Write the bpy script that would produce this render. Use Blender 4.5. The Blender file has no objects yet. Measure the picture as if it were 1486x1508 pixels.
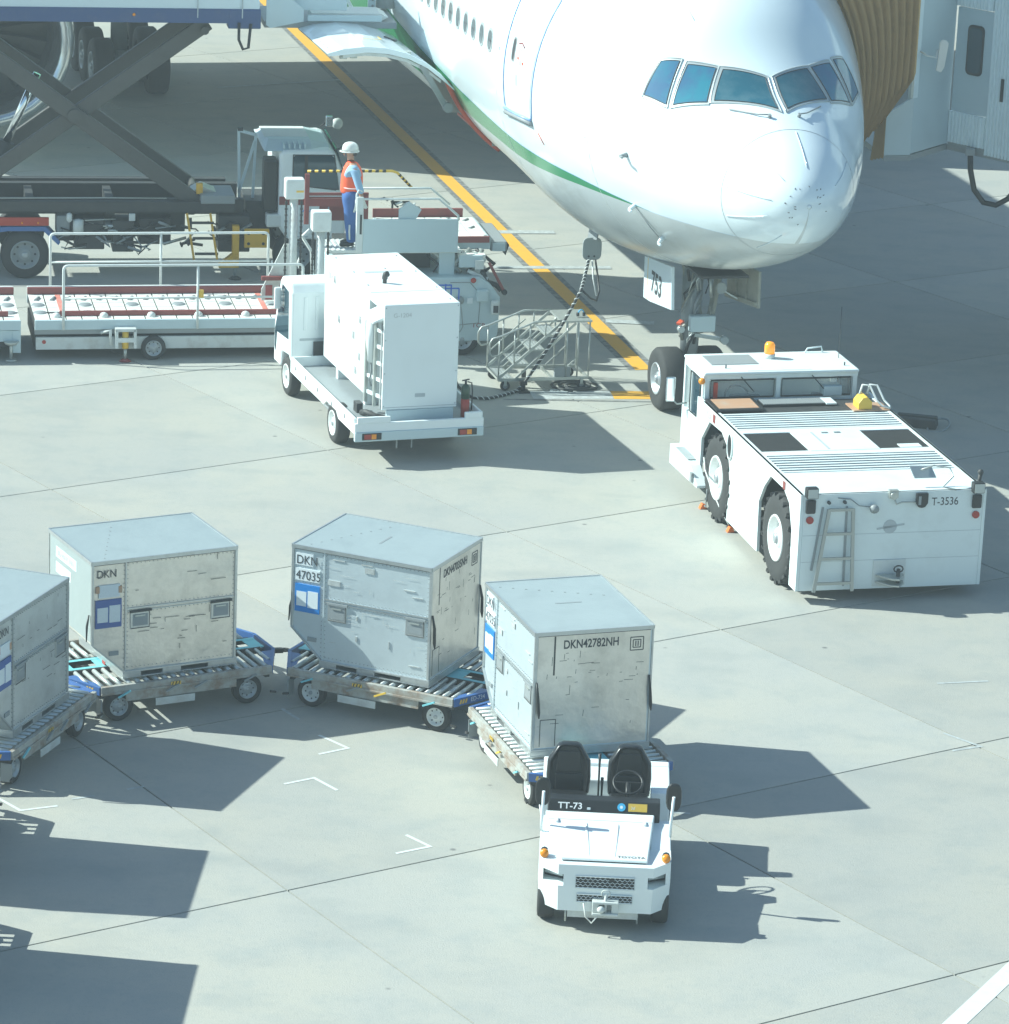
import bpy, bmesh, math, random
import numpy as np
from mathutils import Vector, Matrix
R = math.radians
random.seed(7)
sc = bpy.context.scene
COL = sc.collection
# ---------------------------------------------------------------- camera, sky, sun, exposure
cam_d = bpy.data.cameras.new("camera"); cam = bpy.data.objects.new("camera", cam_d); COL.objects.link(cam)
sc.camera = cam
cam_d.sensor_fit = 'HORIZONTAL'; cam_d.sensor_width = 36; cam_d.lens = 5647.7 / 1486 * 36
cam_d.clip_start = 0.5; cam_d.clip_end = 3000
pit, rol = R(17.171), R(2.339)
fw = Vector((0, math.cos(pit), -math.sin(pit))); rt = Vector((1, 0, 0)); up = rt.cross(fw)
r2 = rt * math.cos(rol) + up * math.sin(rol); u2 = -rt * math.sin(rol) + up * math.cos(rol)
mw = Matrix((r2, u2, -fw)).transposed().to_4x4(); mw.translation = Vector((0, 0, 17.479))
cam.matrix_world = mw
world = bpy.data.worlds.new("World"); sc.world = world; world.use_nodes = True
SUN_ELEV = R(37.8); SUN_AZ = R(173)          # direction towards the sun, measured from +X
wn = world.node_tree.nodes; wl = world.node_tree.links
sky = wn.new('ShaderNodeTexSky'); sky.sky_type = 'NISHITA'; sky.sun_disc = False
sky.sun_elevation = SUN_ELEV; sky.sun_rotation = R(90) - SUN_AZ
sky.air_density = 1.0; sky.dust_density = 0.7; sky.ozone_density = 1.0
wl.new(sky.outputs[0], wn['Background'].inputs[0]); wn['Background'].inputs[1].default_value = 0.10
sun_d = bpy.data.lights.new("sun", 'SUN'); sun = bpy.data.objects.new("sun", sun_d); COL.objects.link(sun)
sun_d.energy = 5.0; sun_d.angle = R(0.53); sun_d.color = (1.0, 0.985, 0.93)
sd = Vector((math.cos(SUN_ELEV) * math.cos(SUN_AZ), math.cos(SUN_ELEV) * math.sin(SUN_AZ), math.sin(SUN_ELEV)))
sun.rotation_euler = sd.to_track_quat('Z', 'Y').to_euler()
sun.location = sd * 80
vs = sc.view_settings; vs.view_transform = 'Standard'; vs.look = 'None'; vs.gamma = 1; vs.use_curve_mapping = False
vs.exposure = 0.63
vs.use_white_balance = True; vs.white_balance_temperature = 6140; vs.white_balance_tint = -3
sc.cycles.max_bounces = 6; sc.cycles.volume_bounces = 0

# ---------------------------------------------------------------- materials
def M(name, col, rough=0.5, metal=0.0, dirt=0.0, dcol=(0.2, 0.19, 0.17), dscale=3.0, bump=0.0, bscale=60, scratch=0.0, spec=0.5, thr=(0.5, 0.75)):
    m = bpy.data.materials.new(name); m.use_nodes = True; nt = m.node_tree; N = nt.nodes; L = nt.links
    b = N['Principled BSDF']; b.inputs['Roughness'].default_value = rough; b.inputs['Metallic'].default_value = metal
    b.inputs['Specular IOR Level'].default_value = spec
    b.inputs['Base Color'].default_value = (*col, 1)
    if dirt or bump or scratch:
        tc = N.new('ShaderNodeTexCoord')
    cur = None
    def mix(fac, c2, prev):
        mx = N.new('ShaderNodeMix'); mx.data_type = 'RGBA'
        L.new(fac, mx.inputs[0])
        if prev is None: mx.inputs[6].default_value = (*col, 1)
        else: L.new(prev, mx.inputs[6])
        mx.inputs[7].default_value = (*c2, 1)
        return mx.outputs[2]
    if dirt:
        n = N.new('ShaderNodeTexNoise'); n.inputs['Scale'].default_value = dscale; n.inputs['Detail'].default_value = 9; n.inputs['Roughness'].default_value = 0.65
        L.new(tc.outputs['Object'], n.inputs['Vector'])
        mr = N.new('ShaderNodeMapRange'); mr.inputs[1].default_value = thr[0]; mr.inputs[2].default_value = thr[1]; mr.inputs[4].default_value = dirt
        L.new(n.outputs[0], mr.inputs[0]); cur = mix(mr.outputs[0], dcol, cur)
    if scratch:
        mp = N.new('ShaderNodeMapping'); mp.inputs['Scale'].default_value = (2.5, 2.5, 16)
        L.new(tc.outputs['Object'], mp.inputs[0])
        n = N.new('ShaderNodeTexNoise'); n.inputs['Scale'].default_value = 1.7; n.inputs['Detail'].default_value = 6; n.inputs['Roughness'].default_value = 0.8
        L.new(mp.outputs[0], n.inputs['Vector'])
        mr = N.new('ShaderNodeMapRange'); mr.inputs[1].default_value = 0.66; mr.inputs[2].default_value = 0.70; mr.inputs[4].default_value = scratch
        L.new(n.outputs[0], mr.inputs[0]); cur = mix(mr.outputs[0], dcol, cur)
    if cur is not None: L.new(cur, b.inputs['Base Color'])
    if bump:
        n = N.new('ShaderNodeTexNoise'); n.inputs['Scale'].default_value = bscale; n.inputs['Detail'].default_value = 4
        L.new(tc.outputs['Object'], n.inputs['Vector'])
        bp = N.new('ShaderNodeBump'); bp.inputs['Strength'].default_value = 1.0; bp.inputs['Distance'].default_value = bump
        L.new(n.outputs[0], bp.inputs['Height']); L.new(bp.outputs[0], b.inputs['Normal'])
    return m

WHITE = M("white_paint", (.80, .86, .86), .32, dirt=.12, dcol=(.45, .45, .42), dscale=1.6)
TUGW = M("tug_white_paint", (.74, .82, .82), .4, dirt=.25, dcol=(.42, .45, .44), dscale=2.2, scratch=.25)
OLDW = M("worn_white_paint", (.60, .64, .62), .5, dirt=.5, dcol=(.28, .23, .18), dscale=2.6, scratch=.3)
DECKW = M("deck_plate_paint", (.78, .79, .74), .5, dirt=.45, dcol=(.35, .31, .26), dscale=4)
LBLUE = M("pale_grey_panel_paint", (.52, .63, .66), .45, dirt=.1, dcol=(.3, .35, .36), dscale=2)
RED = M("worn_red_paint", (.23, .055, .05), .5, dirt=.35, dcol=(.12, .06, .05), dscale=6)
ALU = M("aluminium_sheet", (.72, .75, .73), .36, .55, dirt=.35, dcol=(.33, .33, .31), dscale=2.2, bump=.016, bscale=3.0, scratch=.65, thr=(.45, .7))
ALU2 = M("bare_aluminium_sheet", (.78, .75, .68), .34, .6, dirt=.45, dcol=(.38, .37, .33), dscale=2.8, bump=.022, bscale=3.0, scratch=.8, thr=(.45, .7))
ALUB = M("blue_grey_aluminium_sheet", (.64, .72, .75), .42, .45, dirt=.2, dcol=(.34, .38, .40), dscale=2.5, bump=.004, bscale=4)
ALUTOP = M("aluminium_roof_sheet", (.40, .46, .46), .4, .25, dirt=.4, dcol=(.29, .34, .35), dscale=1.8, bump=.02, bscale=2.0)
RAIL = M("aluminium_rail", (.55, .58, .58), .35, .7, dirt=.3, dscale=8)
STEEL = M("galvanised_steel", (.50, .53, .50), .38, .55, dirt=.25, dcol=(.25, .25, .23), dscale=12)
CHROME = M("polished_metal", (.8, .85, .88), .12, 1.0)
ROLL = M("zinc_roller", (.62, .66, .64), .35, .5, dirt=.3, dcol=(.3, .3, .28), dscale=7)
FRAME = M("dolly_frame_paint", (.40, .41, .38), .55, dirt=.75, dcol=(.22, .13, .07), dscale=5, thr=(.42, .62))
BLUE = M("blue_paint", (.055, .14, .38), .4, dirt=.25, dcol=(.12, .14, .2), dscale=9)
NAVY = M("navy_paint", (.045, .085, .21), .4, dirt=.2, dscale=3)
CYAN = M("pale_cyan_walkway_paint", (.22, .60, .68), .5, dirt=.3, dcol=(.25, .35, .35), dscale=10)
BLACK = M("black_plastic", (.018, .02, .021), .45)
SEATM = M("black_vinyl", (.016, .018, .02), .28)
RUBBER = M("tyre_rubber", (.036, .038, .038), .8, dirt=.4, dcol=(.06, .058, .055), dscale=9)
DARK = M("dark_greasy_steel", (.045, .048, .048), .6, dirt=.4, dcol=(.10, .09, .08), dscale=5)
SCIS = M("dark_scissor_paint", (.085, .085, .078), .55, dirt=.4, dcol=(.04, .04, .04), dscale=3)
GREY = M("grey_paint", (.28, .31, .32), .5, dirt=.25, dscale=4)
TAN2 = M('shaded_tan_fabric', (.36, .24, .11), .85)  # canopy tan darkened: the skirt's shade is put into the colour
LADM = M('ladder_metal', (.36, .39, .39), .35, .75)
MIDGREY = M("bridge_grey_paint", (.50, .60, .64), .55, dirt=.12, dcol=(.22, .26, .28), dscale=1.5)
CORR = M("corrugated_white_paint", (.72, .82, .85), .45, dirt=.2, dcol=(.35, .38, .38), dscale=2)
YEL = M("yellow_paint", (.72, .42, .03), .5, dirt=.35, dcol=(.3, .2, .06), dscale=6)
HAZY = M("hazard_yellow", (.75, .50, .06), .45)
AMBER = M("amber_lens", (.85, .30, .01), .2)
REDL = M("red_lens", (.35, .03, .02), .25)
LENS = M("clear_lens", (.45, .5, .5), .12, .3)
GLASSF = M('windscreen_glass', (.02, .11, .16), .04, 0, spec=1.0, dirt=.8, dcol=(.07, .16, .20), dscale=2.2, thr=(.45, .6))
HGREY = M('hatch_grey_paint', (.30, .34, .34), .5)
GLASSD = M("dark_window_glass", (.02, .05, .07), .05, 0.0, spec=.9)
CABG = bpy.data.materials.new("window_glass"); CABG.use_nodes = True
_b = CABG.node_tree.nodes['Principled BSDF']; _b.inputs['Base Color'].default_value = (.75, .85, .85, 1); _b.inputs['Roughness'].default_value = .03
_b.inputs['Alpha'].default_value = .22
TAN = M("tan_canopy_fabric", (.60, .39, .17), .8, dirt=.35, dcol=(.15, .10, .05), dscale=3)
RIMW = M("white_rim_paint", (.68, .72, .71), .4, dirt=.3, dcol=(.3, .3, .28), dscale=14)
RIMG = M("grey_rim_metal", (.42, .46, .48), .4, .4, dirt=.4, dcol=(.18, .18, .18), dscale=14)
PLANE = M("aircraft_white_paint", (.78, .88, .92), .14, dirt=.06, dcol=(.6, .62, .62), dscale=.7)
BELLY = M("aircraft_grey_belly_paint", (.56, .61, .62), .22, dirt=.4, dcol=(.33, .34, .32), dscale=1.5)
PLANE.node_tree.nodes['Principled BSDF'].inputs['Coat Weight'].default_value = .35; PLANE.node_tree.nodes['Principled BSDF'].inputs['Coat Roughness'].default_value = .06
GREEN = M("aircraft_green_paint", (.055, .28, .115), .22, dirt=.2, dcol=(.12, .34, .2), dscale=2)
LINEB = M("aircraft_blue_line_paint", (.28, .45, .75), .3)
SEAM = M("panel_seam", (.45, .50, .52), .5)
WINF = M("aircraft_window_frame", (.50, .55, .55), .3, .3)
PANEW = M("cabin_window_pane", (.13, .15, .155), .15)
HATCHIN = M("hatch_lining", (.36, .35, .31), .6, dirt=.4, dcol=(.18, .15, .12), dscale=4)
RSEAL = M("orange_red_seal", (.55, .09, .04), .5)
PRIMER = M("gear_bay_primer", (.34, .34, .29), .6, dirt=.5, dcol=(.12, .12, .1), dscale=5)
INTAKE = M("intake_lip_metal", (.62, .66, .68), .2, .9)
PWHITE = M("white_marking_paint", (.66, .70, .68), .7, dirt=.3, dcol=(.42, .44, .42), dscale=6)
PFADE = M("faded_white_marking", (.50, .54, .53), .75, dirt=.9, dcol=(.35, .37, .36), dscale=9, thr=(.35, .6))
PYEL = M("yellow_marking_paint", (.74, .40, .035), .7, dirt=.45, dcol=(.45, .28, .07), dscale=5, thr=(.5, .8))
PBLK = M("black_marking_border", (.14, .145, .14), .8, dirt=.8, dcol=(.30, .31, .30), dscale=7, thr=(.45, .6))
SKIN = M("skin", (.42, .24, .16), .55)
HELM = M("white_helmet", (.72, .74, .70), .3)
VEST = M("orange_vest_fabric", (.85, .13, .05), .7)
VSTR = M("pink_white_reflective_tape", (.75, .55, .52), .5)
SHIRT = M("light_blue_shirt_fabric", (.28, .44, .62), .8, dirt=.3, dcol=(.18, .3, .45), dscale=14)
TROU = M("blue_trouser_fabric", (.05, .12, .33), .85, dirt=.3, dcol=(.03, .07, .2), dscale=14)
BEIGE = M("rust_stained_cover", (.50, .30, .18), .5, dirt=.7, dcol=(.45, .42, .35), dscale=3)
PAPER = M("paper_sheet", (.72, .78, .80), .7, dirt=.2, dcol=(.45, .5, .55), dscale=30)
POUCH = M("blue_document_pouch", (.03, .22, .62), .3)
POUCHD = M("dull_blue_document_pouch", (.06, .12, .36), .4)
MARK = M("black_lettering", (.05, .055, .06), .6)
MARKG = M("faded_lettering", (.55, .58, .57), .6)
MARKW = M("white_lettering", (.75, .78, .78), .6)
MARKR = M("maroon_lettering", (.28, .06, .06), .6)
STICK = M("light_blue_sticker", (.08, .42, .70), .5)
GOLD = M("yellow_plate", (.62, .43, .07), .5, dirt=.4, dcol=(.35, .26, .08), dscale=25)
ORANGE = M("orange_chock", (.75, .18, .03), .6)
SKYCAP = M("blue_rail_paint", (.04, .14, .6), .4)
EXTG = M("dark_green_cylinder", (.03, .07, .04), .35)
REDC = M("red_cylinder", (.42, .04, .02), .35)

def concrete():
    m = bpy.data.materials.new("concrete_apron"); m.use_nodes = True; nt = m.node_tree; N = nt.nodes; L = nt.links
    b = N['Principled BSDF']; b.inputs['Roughness'].default_value = .85; b.inputs['Specular IOR Level'].default_value = .3
    g = N.new('ShaderNodeNewGeometry'); oi = N.new('ShaderNodeObjectInfo')
    def noise(s, d, r=.6):
        n = N.new('ShaderNodeTexNoise'); n.inputs['Scale'].default_value = s; n.inputs['Detail'].default_value = d; n.inputs['Roughness'].default_value = r
        L.new(g.outputs['Position'], n.inputs['Vector']); return n.outputs[0]
    def mixc(fac, a, c, lo, hi, amt):
        mr = N.new('ShaderNodeMapRange'); mr.inputs[1].default_value = lo; mr.inputs[2].default_value = hi; mr.inputs[4].default_value = amt
        L.new(fac, mr.inputs[0]); mx = N.new('ShaderNodeMix'); mx.data_type = 'RGBA'; L.new(mr.outputs[0], mx.inputs[0])
        if isinstance(a, tuple): mx.inputs[6].default_value = (*a, 1)
        else: L.new(a, mx.inputs[6])
        mx.inputs[7].default_value = (*c, 1); return mx.outputs[2]
    c = mixc(noise(.35, 5), (.39, .395, .365), (.43, .42, .365), .35, .65, 1)
    c = mixc(noise(1.3, 7, .7), c, (.30, .33, .32), .48, .75, .6)
    c = mixc(noise(14, 5, .8), c, (.27, .29, .28), .52, .75, .5)
    c = mixc(noise(60, 3, .8), c, (.50, .52, .49), .55, .8, .6)
    # grimy tyre smears
    mp = N.new('ShaderNodeMapping'); mp.inputs['Rotation'].default_value = (0, 0, .5); mp.inputs['Scale'].default_value = (.7, 1.4, 1)
    L.new(g.outputs['Position'], mp.inputs[0]); n = N.new('ShaderNodeTexNoise'); n.inputs['Scale'].default_value = .8; n.inputs['Detail'].default_value = 6
    L.new(mp.outputs[0], n.inputs['Vector']); c = mixc(n.outputs[0], c, (.28, .30, .29), .52, .75, .45)
    vr = N.new('ShaderNodeTexVoronoi'); vr.inputs['Scale'].default_value = .9; L.new(g.outputs['Position'], vr.inputs['Vector'])
    mr = N.new('ShaderNodeMapRange'); mr.inputs[1].default_value = .045; mr.inputs[2].default_value = .02; mr.inputs[4].default_value = .7
    L.new(vr.outputs['Distance'], mr.inputs[0]); mx = N.new('ShaderNodeMix'); mx.data_type = 'RGBA'; L.new(mr.outputs[0], mx.inputs[0]); L.new(c, mx.inputs[6]); mx.inputs[7].default_value = (.12, .12, .12, 1); c = mx.outputs[2]
    hv = N.new('ShaderNodeHueSaturation'); mr = N.new('ShaderNodeMapRange'); mr.inputs[3].default_value = .92; mr.inputs[4].default_value = 1.05
    L.new(oi.outputs['Random'], mr.inputs[0]); L.new(mr.outputs[0], hv.inputs['Value']); L.new(c, hv.inputs['Color'])
    L.new(hv.outputs[0], b.inputs['Base Color'])
    bp = N.new('ShaderNodeBump'); bp.inputs['Distance'].default_value = .004; L.new(noise(45, 4), bp.inputs['Height']); L.new(bp.outputs[0], b.inputs['Normal'])
    return m
CONC = concrete()
SEALM = M("joint_sealant", (.10, .105, .10), .8)

# ---------------------------------------------------------------- mesh helper
class G:
    def __init__(s): s.bm = bmesh.new(); s.mi = 0
    def face(s, vs, smooth=False):
        try: f = s.bm.faces.new(vs)
        except ValueError: return None
        f.smooth = smooth; f.material_index = s.mi; return f
    def poly(s, pts): s.face([s.bm.verts.new(p) for p in pts]); return s
    def box(s, x0, x1, y0, y1, z0, z1):
        v = [s.bm.verts.new(p) for p in [(x0, y0, z0), (x1, y0, z0), (x1, y1, z0), (x0, y1, z0), (x0, y0, z1), (x1, y0, z1), (x1, y1, z1), (x0, y1, z1)]]
        for q in [(0, 3, 2, 1), (4, 5, 6, 7), (0, 1, 5, 4), (1, 2, 6, 5), (2, 3, 7, 6), (3, 0, 4, 7)]: s.face([v[i] for i in q])
        return s
    def loops(s, rings, smooth=True, caps=True, closed=True):
        V = [[s.bm.verts.new(p) for p in r] for r in rings]; n = len(rings[0])
        for a, b in zip(V, V[1:]):
            for i in range(n if closed else n - 1):
                s.face([a[i], a[(i + 1) % n], b[(i + 1) % n], b[i]], smooth)
        if caps: s.face(V[0][::-1]); s.face(V[-1])
        return s
    def prism(s, poly, axis, a, b):
        """poly of (p,q); axis 'x': (y,z) 'y': (x,z) 'z': (x,y)"""
        f = {'x': lambda p, q, t: (t, p, q), 'y': lambda p, q, t: (p, t, q), 'z': lambda p, q, t: (p, q, t)}[axis]
        return s.loops([[f(p, q, a) for p, q in poly], [f(p, q, b) for p, q in poly]], smooth=False)
    def cyl(s, p0, p1, r0, r1=None, n=14, caps=True, smooth=True):
        r1 = r0 if r1 is None else r1
        p0 = Vector(p0); p1 = Vector(p1); d = (p1 - p0).normalized()
        a = Vector((0, 0, 1)) if abs(d.z) < .9 else Vector((1, 0, 0)); x = d.cross(a).normalized(); y = d.cross(x)
        rr = [[p + (x * math.cos(t) + y * math.sin(t)) * r for t in [2 * math.pi * i / n for i in range(n)]] for p, r in ((p0, r0), (p1, r1))]
        return s.loops(rr, smooth, caps)
    def tube(s, pts, r, n=8, closed=False):
        pts = [Vector(p) for p in pts]; rings = []; m = len(pts)
        prev = None
        for i, p in enumerate(pts):
            if closed: t = (pts[(i + 1) % m] - pts[i - 1]).normalized()
            else: t = (pts[min(i + 1, m - 1)] - pts[max(i - 1, 0)]).normalized()
            if prev is None:
                a = Vector((0, 0, 1)) if abs(t.z) < .9 else Vector((1, 0, 0)); x = t.cross(a).normalized()
            else: x = (prev - t * prev.dot(t)).normalized()
            y = t.cross(x); prev = x; rr = r[i] if isinstance(r, (list, tuple)) else r
            rings.append([p + (x * math.cos(q) + y * math.sin(q)) * rr for q in [2 * math.pi * k / n for k in range(n)]])
        if closed: rings.append(rings[0])
        return s.loops(rings, True, not closed)
    def bar(s, p0, p1, w, h, up=(0, 0, 1)):
        p0 = Vector(p0); p1 = Vector(p1); d = (p1 - p0).normalized(); x = d.cross(Vector(up)).normalized(); y = x.cross(d)
        o = [(-w / 2, -h / 2), (w / 2, -h / 2), (w / 2, h / 2), (-w / 2, h / 2)]
        return s.loops([[p + x * a + y * b for a, b in o] for p in (p0, p1)], False)
    def lathe(s, prof, c, axis, n=28):
        """prof: (offset along axis, radius)"""
        c = Vector(c); d = Vector(axis).normalized(); a = Vector((0, 0, 1)) if abs(d.z) < .9 else Vector((1, 0, 0)); x = d.cross(a).normalized(); y = d.cross(x)
        return s.loops([[c + d * o + (x * math.cos(t) + y * math.sin(t)) * r for t in [2 * math.pi * i / n for i in range(n)]] for o, r in prof], True, True)
    def ball(s, c, r, sc=(1, 1, 1), n=12):
        c = Vector(c); rings = []
        for i in range(1, n // 2 + 1):
            t = math.pi * (i - .5) / (n // 2)
            rings.append([c + Vector((math.sin(t) * math.cos(p) * r * sc[0], math.sin(t) * math.sin(p) * r * sc[1], math.cos(t) * r * sc[2])) for p in [2 * math.pi * k / n for k in range(n)]])
        return s.loops(rings)
    def mat(s, i): s.mi = i; return s
    def obj(s, name, parent=None, mats=None, bevel=0, loc=None, rot=None, fixn=True, seg=2):
        if fixn: bmesh.ops.recalc_face_normals(s.bm, faces=s.bm.faces[:])
        me = bpy.data.meshes.new(name); s.bm.to_mesh(me); s.bm.free()
        for m in (mats if isinstance(mats, (list, tuple)) else [mats]): me.materials.append(m)
        o = bpy.data.objects.new(name, me); COL.objects.link(o)
        if parent is not None: o.parent = parent
        if loc is not None: o.location = loc
        if rot is not None: o.rotation_euler = rot
        if bevel:
            md = o.modifiers.new("bevel", 'BEVEL'); md.width = bevel; md.segments = seg; md.limit_method = 'ANGLE'; md.angle_limit = R(40); md.harden_normals = False
        return o

def thing(name, label, cat, loc=(0, 0, 0), rz=0, group=None):
    o = bpy.data.objects.new(name, None); COL.objects.link(o); o.empty_display_size = .3
    o.location = loc; o.rotation_euler = (0, 0, R(rz)); o['label'] = label; o['category'] = cat
    if group: o['group'] = group
    return o
def tag(o, label, cat, group=None):
    o['label'] = label; o['category'] = cat
    if group: o['group'] = group
    return o
def dup(o, parent=None):
    c = o.copy(); COL.objects.link(c)
    if parent is not None: c.parent = parent
    for ch in list(o.children): dup(ch, c)
    return c
def text(body, size, parent, mat, loc, rot, sx=1.0, name="lettering", bold=0.0, space=1.0):
    cu = bpy.data.curves.new("t", 'FONT'); cu.body = body; cu.size = size; cu.extrude = .0008; cu.offset = bold; cu.space_character = space
    t = bpy.data.objects.new("t", cu); COL.objects.link(t)
    bpy.context.view_layer.update()
    me = bpy.data.meshes.new_from_object(t.evaluated_get(bpy.context.evaluated_depsgraph_get()))
    bpy.data.objects.remove(t); bpy.data.curves.remove(cu)
    me.name = name; me.materials.clear(); me.materials.append(mat)
    me.transform(Matrix.Diagonal((sx, 1, 1, 1)))
    o = bpy.data.objects.new(name, me); COL.objects.link(o); o.parent = parent; o.location = loc; o.rotation_euler = [R(a) for a in rot]
    return o
FRONT = (90, 0, 0); LEFT = (90, 0, -90); RIGHT = (90, 0, 90); FLAT = (0, 0, 0)

def wheel(parent, c, axis, Rr, w, rim=.55, rmat=None, tread=0, name='wheel'):
    """tyre with a rim; axis points outwards"""
    ax = Vector(axis).normalized(); c = Vector(c); h = w / 2
    t = G()
    prof = [(-h * .9, Rr * rim), (-h, Rr * .72), (-h * .93, Rr * .92), (-h * .72, Rr * .99), (0, Rr), (h * .72, Rr * .99), (h * .93, Rr * .92), (h, Rr * .72), (h * .9, Rr * rim)]
    a = Vector((0, 0, 1)); x = ax.cross(a).normalized(); y = ax.cross(x)
    t.loops([[c + ax * o + (x * math.cos(q) + y * math.sin(q)) * r_ for q in [2 * math.pi * i / 36 for i in range(36)]] for o, r_ in prof], True, False)
    if tread:
        a = Vector((0, 0, 1)); x = ax.cross(a).normalized(); y = ax.cross(x)
        for i in range(tread):
            for sgn in (-1, 1):
                q = 2 * math.pi * (i + (.5 if sgn > 0 else 0)) / tread; d = x * math.cos(q) + y * math.sin(q); tt = ax.cross(d)
                p = c + ax * sgn * h * .55 + d * (Rr * .958)
                t.bar(p - ax * sgn * h * .42 - tt * .02, p + ax * sgn * h * .42 + tt * .03, Rr * .085, Rr * .08, up=d)
    wo = t.obj(name, parent, RUBBER, fixn=True)
    r = G(); rr = Rr * rim
    def lat(g_, prof, n):
        a_ = Vector((0, 0, 1)); x_ = ax.cross(a_).normalized(); y_ = ax.cross(x_)
        return g_.loops([[c + ax * o + (x_ * math.cos(t_) + y_ * math.sin(t_)) * q for t_ in [2 * math.pi * i / n for i in range(n)]] for o, q in prof], True, False)
    dp = max(.35, 1 - .09 / h) if h < .12 else .45
    lat(r, [(h * .90, rr * 1.03), (h * 1.0, rr * 1.01), (h * .98, rr * .93), (h * dp, rr * .86), (h * dp * .85, rr * .60), (h * .8, rr * .42), (h * .86, rr * .36), (h * .86, rr * .22)], 32)
    a = Vector((0, 0, 1)); x = ax.cross(a).normalized(); y = ax.cross(x)
    ro = r.obj('rim', wo, rmat or RIMW)
    b = G()
    for i in range(8):
        q = 2 * math.pi * i / 8; p = c + (x * math.cos(q) + y * math.sin(q)) * rr * .72 + ax * h * dp * .93
        b.cyl(p - ax * .01, p + ax * .004, rr * .085, n=8)
    o = b.obj('rim_holes', wo, MARK); o['kind'] = 'stuff'
    b = G(); lat(b, [(h * .8, rr * .24), (h * 1.0, rr * .22), (h * 1.04, rr * .14), (h * 1.04, rr * .002)], 14)
    b.obj('hub', wo, RIMG)
    return wo
# ---------------------------------------------------------------- apron
g = G(); g.poly([(-600, -60, -.05), (600, -60, -.05), (600, 1200, -.05), (-600, 1200, -.05)])
ground = g.obj('ground', None, CONC); ground['kind'] = 'structure'
g = G(); g.poly([(-70, 15, -.02), (70, 15, -.02), (70, 150, -.02), (-70, 150, -.02)])
g.obj('joint_sealant', ground, SEALM)
c34, s34 = math.cos(R(34)), math.sin(R(34))
def mn(m, n): return (c34 * m - s34 * n, s34 * m + c34 * n)
NL = [14.0, 19.3, 24.6, 29.95, 35.56, 40.83, 46.03, 51.0, 56.2, 61.4, 66.6, 71.8, 77.0, 82.2, 87.4, 92.6, 97.8, 103]
ML = [(m, k) for m, k in [(-15.7, -.03), (-10.4, -.03), (-5.1, -.03), (.2, -.03), (5.4, -.03), (10.7, -.03), (16.0, -.02), (21.15, .018), (26.4, -.03), (31.55, -.04), (36.95, -.04), (42.2, -.03), (47.5, -.03), (52.8, -.03), (58.1, -.03), (63.4, -.03), (68.7, -.03), (74, -.03), (79.3, -.03)]]
for i in range(len(NL) - 1):
    for j in range(len(ML) - 1):
        P = []
        for (a, b) in ((i, j), (i, j + 1), (i + 1, j + 1), (i + 1, j)):
            n = NL[a]; m0, k = ML[b]; m = m0 + k * (n - 35)
            gp = .013
            n += gp if a == i else -gp; m += gp if b == j else -gp
            P.append(mn(m, n))
        cx = sum(p[0] for p in P) / 4; cy = sum(p[1] for p in P) / 4
        if cy < 30 or cy > 125 or abs(cx) > .14 * cy + 10: continue
        gg = G(); gg.loops([[(x, y, -.045) for x, y in P], [(x, y, 0) for x, y in P]], False)
        gg.obj('concrete_slab', ground, CONC)

def strip(pts, w, name, mat, label=None, z=.004, cat=None, thick=.0015):
    """painted line along a polyline, mitred"""
    P = [Vector((*p, 0)) for p in pts]; a = []; b = []
    for i, p in enumerate(P):
        d0 = (P[i] - P[i - 1]).normalized() if i else (P[1] - P[0]).normalized()
        d1 = (P[i + 1] - P[i]).normalized() if i < len(P) - 1 else d0
        n = Vector((-d0.y - d1.y, d0.x + d1.x, 0)).normalized(); k = w / 2 / max(.4, n.dot(Vector((-d0.y, d0.x, 0))))
        a.append((p.x + n.x * k, p.y + n.y * k)); b.append((p.x - n.x * k, p.y - n.y * k))
    g = G()
    for i in range(len(P) - 1):
        g.poly([(*a[i], z), (*b[i], z), (*b[i + 1], z), (*a[i + 1], z)])
    o = g.obj(name, None, mat, fixn=False)
    o['kind'] = 'structure'
    if label: o['label'] = label
    return o
ya, yb = Vector((-6.6, 100.46)), Vector((2.35, 65.38)); yd = (yb - ya).normalized(); yn = Vector((yd.y, -yd.x))
y0 = ya - yd * 22
strip([tuple(y0), tuple(yb)], .54, 'guide_line_border', PBLK, 'black border of the yellow nose wheel guide line')
strip([tuple(y0), tuple(yb)], .30, 'guide_line', PYEL, 'yellow nose wheel guide line running under the airliner', z=.008)
strip([(.38, 63.40), (1.76, 63.62)], .50, 'stop_bar_marking', PFADE, 'pale stop bar marking under the metal steps')
strip([(1.77, 63.622), (2.45, 63.71)], .50, 'stop_bar_end_marking', PYEL, 'yellow end of the stop bar beside the nose wheel')
strip([(-.1, 63.06), (2.5, 63.30)], .07, 'stop_bar_edge', PBLK, 'dark edge line of the stop bar')
strip([(-.45, 72.6), (1.88, 72.98)], .22, 'bay_marking', PFADE, 'white marking line in the shade beneath the airliner', z=.012)
strip([(-.75, 75.6), (.78, 75.85)], .28, 'bay_marking', PFADE, 'white marking line lit beside the guide line', z=.012)
strip([(1.72, 68.74), (2.62, 68.72)], .26, 'bay_marking', PFADE, 'faded white line just behind the nose gear', z=.012)
strip([(-4.4, 91.2), (-7.2, 89.6)], .12, 'bay_marking', PFADE, 'faint white line in the shade left of the guide line', z=.012)
strip([(6.5, 40.95), (4.6, 37.35)], .23, 'bay_marking', PWHITE, 'bold white line crossing the bottom right corner')
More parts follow.
